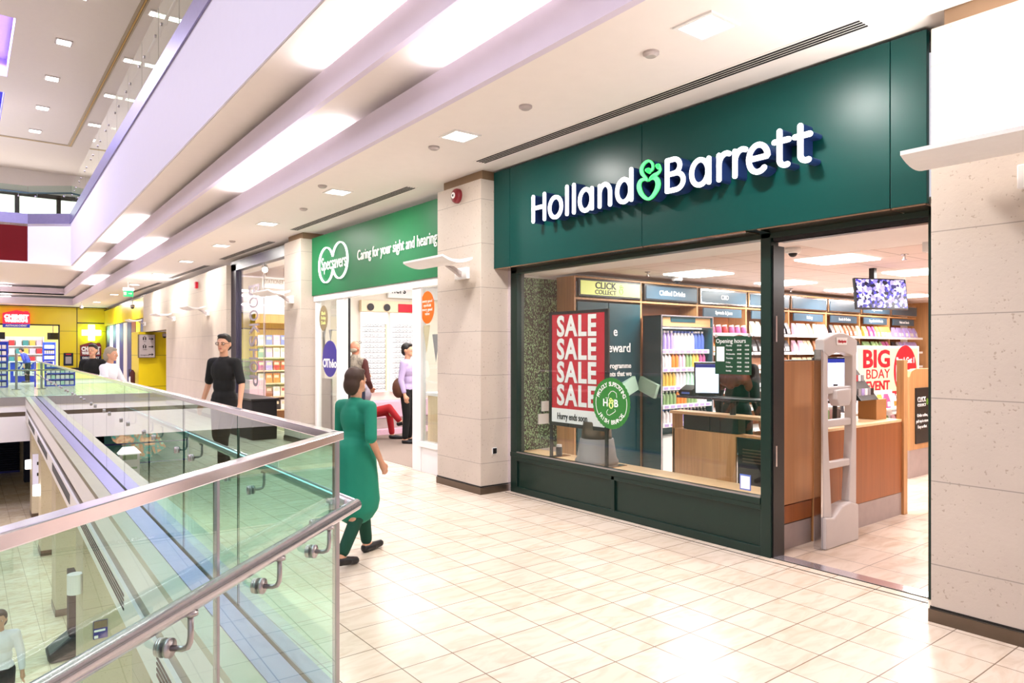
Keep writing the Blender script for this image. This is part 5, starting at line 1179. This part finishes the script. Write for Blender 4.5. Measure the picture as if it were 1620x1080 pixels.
# ---------------------------------------------------------------- lower mall
t = thing('roller_shutter', 'closed dark blue roller shutter in the lower mall', 'shutter', (.3, 38.1, -3.8)); mb = MB()
for i in range(22): mb.prism([(38.1, -3.78+i*.1), (38.04, -3.76+i*.1), (38.04, -3.70+i*.1), (38.1, -3.68+i*.1)], 0, -2.2, 1.95)
mb.build('curtain', 'cloth_navy', t); mb = MB(); mb.box(-2.2, 1.95, 38.0, 38.15, -3.8, -3.72); mb.build('bottom_bar', 'navy', t)
mb = MB(); mb.box(1.94, 2.25, 34.8, 35.4, -3.8, -1.5); o = S('pillar', mb, 'cloth_navy')
t = thing('wall_poster', 'large teal poster of hands holding shopping bags in the lower mall', 'poster', (-2.5, 36.6, -3.7)); mb = MB(); mb.box(-4.2, -.75, 36.6, 36.7, -3.6, -1.6); mb.build('sheet', 'p_teal', t)
mb = MB(); mb.ell((-1.7, 36.58, -2.3), (.7, .02, .5)); mb.ell((-2.4, 36.58, -2.5), (.5, .02, .3)); mb.prism([(-2.7, -3.4), (-1.9, -3.5), (-1.8, -2.6), (-2.6, -2.5)], 1, 36.57, 36.6); mb.prism([(-3.3, -3.0), (-2.8, -3.3), (-2.5, -2.5), (-2.9, -2.3)], 1, 36.575, 36.6); mb.build('picture', 'photo_hands', t)
mb = MB(); mb.box(-4.25, -.7, 36.56, 36.62, -2.75, -2.68); mb.box(-4.25, -.7, 36.56, 36.62, -3.68, -3.6); mb.box(-4.28, -4.2, 36.56, 36.7, -3.7, -1.6); mb.build('frame', 'navy', t)
mb = MB(); mb.box(-3.9, -3.5, 36.55, 36.57, -2.3, -1.85); mb.build('logo_plate', 'neck', t)
t = thing('info_kiosk', 'small white house-shaped kiosk on the lower mall floor', 'kiosk', (-1.45, 34.2, -3.8)); mb = MB(); mb.box(-1.85, -1.1, 34.0, 34.5, -3.8, -2.85); mb.build('body', 'print_white', t, bevel=.01); mb = MB(); mb.prism([(-1.92, -2.85), (-1.03, -2.85), (-1.25, -2.6), (-1.7, -2.6)], 1, 33.95, 34.55); mb.build('roof', 'glow_white', t)
mb = MB(); mb.box(-1.75, -1.2, 33.98, 34.0, -3.1, -2.9); mb.box(-1.75, -1.2, 33.98, 34.0, -3.5, -3.42); mb.build('print', 'p_green', t)
t = thing('wall_lamp', 'white half-cylinder wall lamp on the near lower pillar', 'light', (1.3, 11.5, -1.95)); mb = MB(); mb.lathe([(.10, 0), (.10, .28), (.085, .28)], (1.25, 11.75, -1.87)); mb.build('shade', 'white', t)
mb = MB(); mb.lathe([(.07, .2), (.07, .27), (0, .27)], (1.25, 11.75, -1.87)); mb.build('bulb', 'lamp', t)
for i, y in enumerate((22.4, 27.6)):
    t = thing('wall_lamp', 'white half-cylinder wall lamp on the %s lower pillar' % ('fourth', 'farthest')[i], 'light', (1.5, y, -2)); mb = MB(); mb.lathe([(.11, 0), (.11, .28), (.09, .28)], (1.05+K*y-.06, y, -2.25)); mb.build('shade', 'lamp_soft', t)
t = thing('notice_poster', 'small blue poster with a portrait on the cream lower pillar', 'poster', (1.9, 11.6, -3)); F_ = facing_y(1.55, -2.415, 11.63); mb = MB(); mb.T = F_; mb.box(-.09, .09, -.13, .13, 0, .005); p = mb.build('sheet', 'navy', t); mb = MB(); mb.T = F_; mb.box(-.085, .085, .02, .125, .005, .008); mb.ell((0.02, .07, .006), (.03, .035, .004)); mb.build('portrait', 'neck', p)
mb = MB(); mb.T = F_; mb.box(-.08, .06, -.03, .0, .005, .007); mb.box(-.08, -.03, -.12, -.08, .005, .007); mb.build('print', 'print_white', p)
t = thing('pictogram_board', 'pale lilac panel with pictograms on the farthest lower pillar', 'sign', (1.9, 27.2, -3.3)); mb = MB(); mb.box(1.735, 2.1, 27.22, 27.29, -2.75, -1.75); mb.build('panel', 'slab', t)
mb = MB(); mb.box(1.85, 1.95, 27.21, 27.22, -2.1, -2.0); mb.box(1.85, 1.95, 27.21, 27.22, -2.45, -2.35); mb.build('pictogram', 'black', t)
t = thing('golf_bag', 'black bag leaning against the near lower pillar', 'bag', (1.4, 14.6, -3.8)); mb = MB(); mb.prism([(1.15, -3.8), (1.6, -3.8), (1.6, -3.4), (1.45, -3.42), (1.12, -3.66)], 1, 14.4, 14.9); mb.build('body', 'black', t, bevel=.05); mb = MB(); mb.box(1.45, 1.56, 14.5, 14.8, -3.45, -2.3); mb.build('back', 'cloth_black', t)

# ---------------------------------------------------------------- people
def solid(mb, name, m, parent, vox=.012, sm=4, extra=None):
    """fuse overlapping pieces into one continuous skin"""
    me = mb.mesh('tmp', m); o = bpy.data.objects.new('tmp', me); C.objects.link(o)
    r = o.modifiers.new('r', 'REMESH'); r.mode = 'VOXEL'; r.voxel_size = vox; r.use_smooth_shade = True
    s = o.modifiers.new('s', 'SMOOTH'); s.iterations = sm; s.factor = .5
    dg_ = bpy.context.evaluated_depsgraph_get(); dg_.update()
    n = bpy.data.meshes.new_from_object(o.evaluated_get(dg_)); n.name = name
    bpy.data.objects.remove(o)
    n.materials.clear(); n.materials.append(MATS[m])
    return link(name, n, parent)
V = Vector
def person(label, loc, rz, H=1.75, skin='skin', top=('cloth_black', .45), legs='cloth_navy', shoes='black', hair=('hair_dark', 'short'), yaw=0., lean=0., arms=None, pose=None, skirt=None, sit=False, glasses=False, vest=None, vox=.012, slim=1.):
    t = thing('person', label, 'person', (0, 0, 0)); s = H/1.75
    T = Matrix.Scale(s, 4)
    RL = Matrix.Rotation(-lean, 4, 'X')          # lean forward about the hips
    def U(p):                                     # upper body point
        p = V(p); return (RL @ (p-V((0, 0, .95))))+V((0, 0, .95))+V((0, 0, -.45 if sit else 0))
    dz = V((0, 0, -.45 if sit else 0))
    Ry = Matrix.Rotation(yaw, 4, 'Z')
    def Hd(p): p = V(p); c = V((0, 0, 1.5)); return U(Ry @ (p-c)+c)
    hz = .10
    A = arms or {}
    AR = {}
    for sd, n_ in ((-1, 'L'), (1, 'R')):
        a = A.get(n_, ((sd*.245, -.02, 1.13), (sd*.27, .06, .88)))
        AR[n_] = (V((sd*.185, 0, 1.42)), V(a[0]), V(a[1]))
    LG = {}
    P_ = pose or {}
    for sd, n_ in ((-1, 'L'), (1, 'R')):
        a = P_.get(n_, ((sd*.10, .03, .50), (sd*.10, 0, .09), (sd*.11, .17, .03)))
        LG[n_] = (V((sd*.09, 0, .92))+dz, V(a[0]), V(a[1]), V(a[2]))
    def torso(mb, g):
        k = slim
        mb.ell(U((0, 0, .97)), (.16*k+g, .11+g, .13+g)); mb.ell(U((0, 0, 1.13)), (.135*k+g, .098+g, .17+g)); mb.ell(U((0, .005, 1.31)), (.165*k+g, .112+g, .17+g))
        mb.cap(U((-.14, 0, 1.415)), U((.14, 0, 1.415)), .058+g, .058+g); mb.cap(U((0, 0, 1.25)), U((0, 0, 1.42)), .10+g, .08+g)
    mb = MB(T); torso(mb, 0)
    mb.cap(U((0, 0, 1.42)), Hd((0, .015, 1.58)), .056, .05)
    Rh = (RL @ Ry).to_3x3()
    mb.ell(Hd((0, .01, 1.665)), (.075, .094, .108), R=Rh, n=20, m=14); mb.ell(Hd((0, .045, 1.60)), (.055, .058, .058), R=Rh); mb.ell(Hd((0, .112, 1.643)), (.014, .022, .026), R=Rh); mb.ell(Hd((0, .10, 1.672)), (.05, .012, .012), R=Rh)
    mb.ell(Hd((0, .098, 1.596)), (.024, .012, .011), R=Rh); mb.ell(Hd((0, .088, 1.562)), (.022, .02, .018), R=Rh)
    for sd in (-1, 1): mb.ell(Hd((sd*.077, -.005, 1.648)), (.012, .022, .032), R=Rh)
    for n_, (a, b, c) in AR.items():
        sd = -1 if n_ == 'L' else 1
        a, b, c = U(a), U(b), U(c)
        mb.cap(a, b, .048, .039); mb.cap(b, c, .039, .026)
        d = (c-b).normalized(); side = d.cross(V((0, 0, 1)) if abs(d.z) < .8 else V((0, 1, 0))).normalized(); nn = side.cross(d)
        if abs(d.z) >= .8: side, nn = V((0, 1, 0)), V((sd, 0, 0))
        p = c+d*.05
        mb.cap(c, p+d*.02, .027, .033)
        mb.cap(c+d*.03-side*.018, c+d*.085-side*.022, .018, .016); mb.cap(c+d*.03+side*.018, c+d*.085+side*.022, .018, .016)
        for i, (o_, L_) in enumerate(((-.03, .062), (-.010, .075), (.011, .07), (.031, .055))):
            q0 = c+d*.088+side*o_; q1 = q0+d*L_*.55+side*o_*.1; q2 = q1+(d*.75-nn*sd*.55).normalized()*L_*.5
            mb.cap(q0, q1, .0105, .0095, 8); mb.cap(q1, q2, .0095, .0085, 8)
        th = c+d*.03+side*.03; mb.cap(th, th+(d*.6+side*.7).normalized()*.04, .013, .011, 8); mb.cap(th+(d*.6+side*.7).normalized()*.04, th+(d*.6+side*.7).normalized()*.04+d*.028, .011, .009, 8)
    for n_, (a, b, c, f) in LG.items():
        mb.cap(a, b, .084, .055); mb.cap(b, c, .052, .035); mb.ell(b+(c-b)*.3+V((0, -.02, 0)), (.05, .05, .09)); mb.cap(c+V((0, -.02, -.03)), f, .036, .026)
    body = solid(mb, 'body', skin, t, vox*.75 if 1 else vox)
    # hair
    hm, hs = hair
    if hs:
        mb = MB(T)
        if hs == 'short': mb.ell(Hd((0, -.012, 1.70)), (.087, .1, .092), R=Rh); mb.ell(Hd((0, -.045, 1.645)), (.08, .062, .085), R=Rh); mb.ell(Hd((0, .055, 1.752)), (.062, .05, .032), R=Rh)
        elif hs == 'bob': mb.ell(Hd((0, -.015, 1.69)), (.09, .1, .102), R=Rh); mb.ell(Hd((0, -.055, 1.62)), (.085, .066, .1), R=Rh); mb.ell(Hd((0, .05, 1.745)), (.06, .05, .03), R=Rh)
        elif hs == 'rim': mb.ell(Hd((0, -.05, 1.62)), (.078, .055, .04), R=Rh)
        elif hs == 'long':
            mb.ell(Hd((0, -.02, 1.69)), (.098, .108, .105), R=Rh)
            for x_ in (-.09, -.045, 0, .045, .09): mb.cap(Hd((x_*.7, -.07, 1.66)), U((x_*1.5, -.12, 1.25+abs(x_)*.6)), .062, .055);
            mb.cap(Hd((-.08, 0, 1.63)), U((-.19, -.04, 1.24)), .045, .06); mb.cap(Hd((.08, 0, 1.63)), U((.19, -.04, 1.24)), .045, .06)
        solid(mb, 'hair', hm, t, vox, 2)
    for sd in (-1, 1):
        mb = MB(T); mb.ell(Hd((sd*.031, .094, 1.658)), (.013, .008, .008), R=Rh, n=8, m=6); e = mb.build('eye', 'print_white', t, smooth=True)
        mb = MB(T); mb.ell(Hd((sd*.031, .1005, 1.658)), (.006, .004, .006), R=Rh, n=8, m=6); mb.build('pupil', 'black', e, smooth=True)
    mb = MB(T); mb.ell(Hd((0, .107, 1.597)), (.02, .006, .005), R=Rh, n=10, m=6); mb.build('lips', 'p_red', t, smooth=True)
    if glasses:
        mb = MB(T)
        for sd in (-1, 1): mb.tube([Hd((sd*.034+.026*math.cos(2*PI*i/12), .112, (1.658 if glasses == 1 else 1.75)+.019*math.sin(2*PI*i/12))) for i in range(12)], .003, 5, close=True); mb.tube([Hd((sd*.06, .11, 1.662 if glasses == 1 else 1.75)), Hd((sd*.08, 0, 1.66 if glasses == 1 else 1.72))], .003, 5)
        mb.build('glasses', 'black', t)
    # top
    tm, sl = top
    mb = MB(T); torso(mb, .014); mb.cap(U((0, 0, 1.40)), U((0, 0, 1.46)), .075, .068)
    for n_, (a, b, c) in AR.items():
        a, b, c = U(a), U(b), U(c)
        if sl <= .5: mb.cap(a, a+(b-a)*(sl*2), .061, .056)
        else:
            mb.cap(a, b, .064, .054); mb.cap(b, b+(c-b)*((sl-.5)*2), .054, .042)
    if skirt: mb.cap(U((0, 0, 1.0)), V((0, .0, skirt)), .185, .225, 16); mb.ell((0, 0, skirt+.02), (.23, .22, .1))
    solid(mb, 'shirt', tm, t, vox, 3)
    if vest:
        mb = MB(T); torso(mb, .03); mb.cap(U((0, 0, 1.40)), U((0, 0, 1.49)), .088, .075); solid(mb, 'vest', vest, t, vox, 3)
    mb = MB(T); mb.ell(V((0, 0, .95))+dz, (.172*slim, .125, .12))
    for n_, (a, b, c, f) in LG.items(): mb.cap(a, b, .098, .072); mb.cap(b, b+(c-b)*.92, .07, .056)
    solid(mb, 'trousers', legs, t, vox, 3)
    for n_, (a, b, c, f) in LG.items():
        mb = MB(T); d = (f-c); d.z = 0; d = d.normalized() if d.length > .01 else V((0, 1, 0)); fl = V((f.x, f.y, f.z-.0))
        mb.cap(c+V((0, 0, -.05))-d*.02, f+d*.03, .046, .036); mb.ell((c+f)/2+V((0, 0, -.035)), (.05, .05, .02)); solid(mb, 'shoe', shoes, t, vox, 2)
    t.location = loc; t.rotation_euler = (0, 0, rz); return t
R_ = math.radians
person('person in black t-shirt walking behind the glass balustrade, arms hanging', (2.64, 9.42, 0), R_(125), 1.77, top=('cloth_black', .42), legs='cloth_black', hair=('hair_dark', 'short'), yaw=.25, glasses=1,
    arms=dict(L=((-.28, .02, 1.14), (-.33, .12, .9)), R=((.28, -.05, 1.14), (.32, .02, .9))), pose=dict(L=((-.1, .14, .5), (-.1, .16, .09), (-.1, .33, .03)), R=((.1, .0, .5), (.1, -.18, .1), (.1, -.02, .03))))
person('person with short grey hair in a white jacket leaning at the balustrade', (1.83, 13.15, 0), R_(-128), 1.62, top=('cloth_white', .95), legs='denim', hair=('hair_grey', 'bob'), lean=.12,
    arms=dict(L=((-.26, .12, 1.18), (-.14, .32, 1.05)), R=((.26, .12, 1.18), (.12, .34, 1.05))))
person('person in dark clothes partly hidden behind the one in the white jacket', (1.95, 15.6, 0), R_(150), 1.68, top=('cloth_black', .42), legs='cloth_black', hair=('hair_dark', 'short'))
person('person in a green tunic walking past the optician, seen from behind', (2.36, 4.98, 0), R_(-70), 1.44, top=('cloth_green', .5), legs='cloth_dkgreen', hair=('hair_brown', 'bob'), skirt=.55, slim=.92,
    arms=dict(L=((-.25, .05, 1.15), (-.2, .22, 1.0)), R=((.25, -.06, 1.15), (.24, .08, .92))), pose=dict(L=((-.09, .18, .5), (-.09, .24, .09), (-.09, .4, .04)), R=((.09, -.02, .5), (.09, -.26, .12), (.09, -.12, .03))))
person('bald person in a quilted vest and dark sleeves standing at the optician door', (5.03, 10.65, 0), R_(-58), 1.72, skin='skin_red', top=('cloth_maroon', .97), legs='cloth_navy', shoes='grey_plastic', hair=('hair_grey', 'rim'), vest='quilt', glasses=2,
    arms=dict(L=((-.26, -.02, 1.13), (-.2, .18, 1.0)), R=((.26, -.02, 1.13), (.2, .18, 1.0))))
person('person in a lilac shirt with a brown shoulder bag inside the optician', (6.0, 10.65, 0), R_(-140), 1.68, top=('cloth_lilac', .9), legs='cloth_black', hair=('hair_dark', 'short'))
mb = MB(); mb.ell((5.82, 10.62, .95), (.10, .14, .17)); o = mb.build('shoulder_bag', 'leather_brown', smooth=True); tag(o, 'brown leather bag hanging beside the person in lilac', 'bag')
person('seated person in red trousers and black sandals inside the optician', (5.62, 11.5, 0), R_(-128), 1.66, top=('cloth_grey', .9), legs='cloth_red', hair=('hair_grey', 'bob'), sit=True,
    pose=dict(L=((-.12, .44, .52), (-.10, .50, .1), (-.1, .66, .03)), R=((.0, .46, .60), (.10, .68, .36), (.12, .84, .36))))
t = thing('stool', 'plain stool under the seated person in red trousers', 'stool', (5.62, 11.5, 0)); mb = MB(); mb.lathe([(.19, .34), (.2, .36), (.19, .39), (0, .39)], (5.62, 11.5, 0)); mb.build('seat', 'p_grey', t); mb = MB(); mb.cyl((5.62, 11.5, .02), (5.62, 11.5, .36), .03); mb.cyl((5.62, 11.5, 0), (5.62, 11.5, .02), .17); mb.build('pedestal', 'chrome', t)
person('small person in dark red and dark green behind the left optician pane', (5.35, 11.75, 0), R_(60), 1.3, top=('cloth_maroon', .9), legs='cloth_dkgreen', hair=('hair_brown', 'bob'))
person('shop worker with long auburn hair and black clothes behind the window', (6.44, 4.42, 0), R_(-95), 1.72, top=('cloth_black', .9), legs='cloth_black', hair=('hair_auburn', 'long'), lean=.08)
person('worker in a blue top bending at the chemist counter', (2.45, 41.6, 0), R_(60), 1.72, top=('cloth_blue', .8), legs='cloth_black', hair=('hair_dark', 'short'), lean=.4, vox=.02)
person('person in white and red cut off by the left edge in the lower mall', (.40, 12.2, -3.8), R_(170), 1.72, top=('cloth_white', .9), legs='cloth_black', hair=('hair_brown', 'bob'), skirt=None)
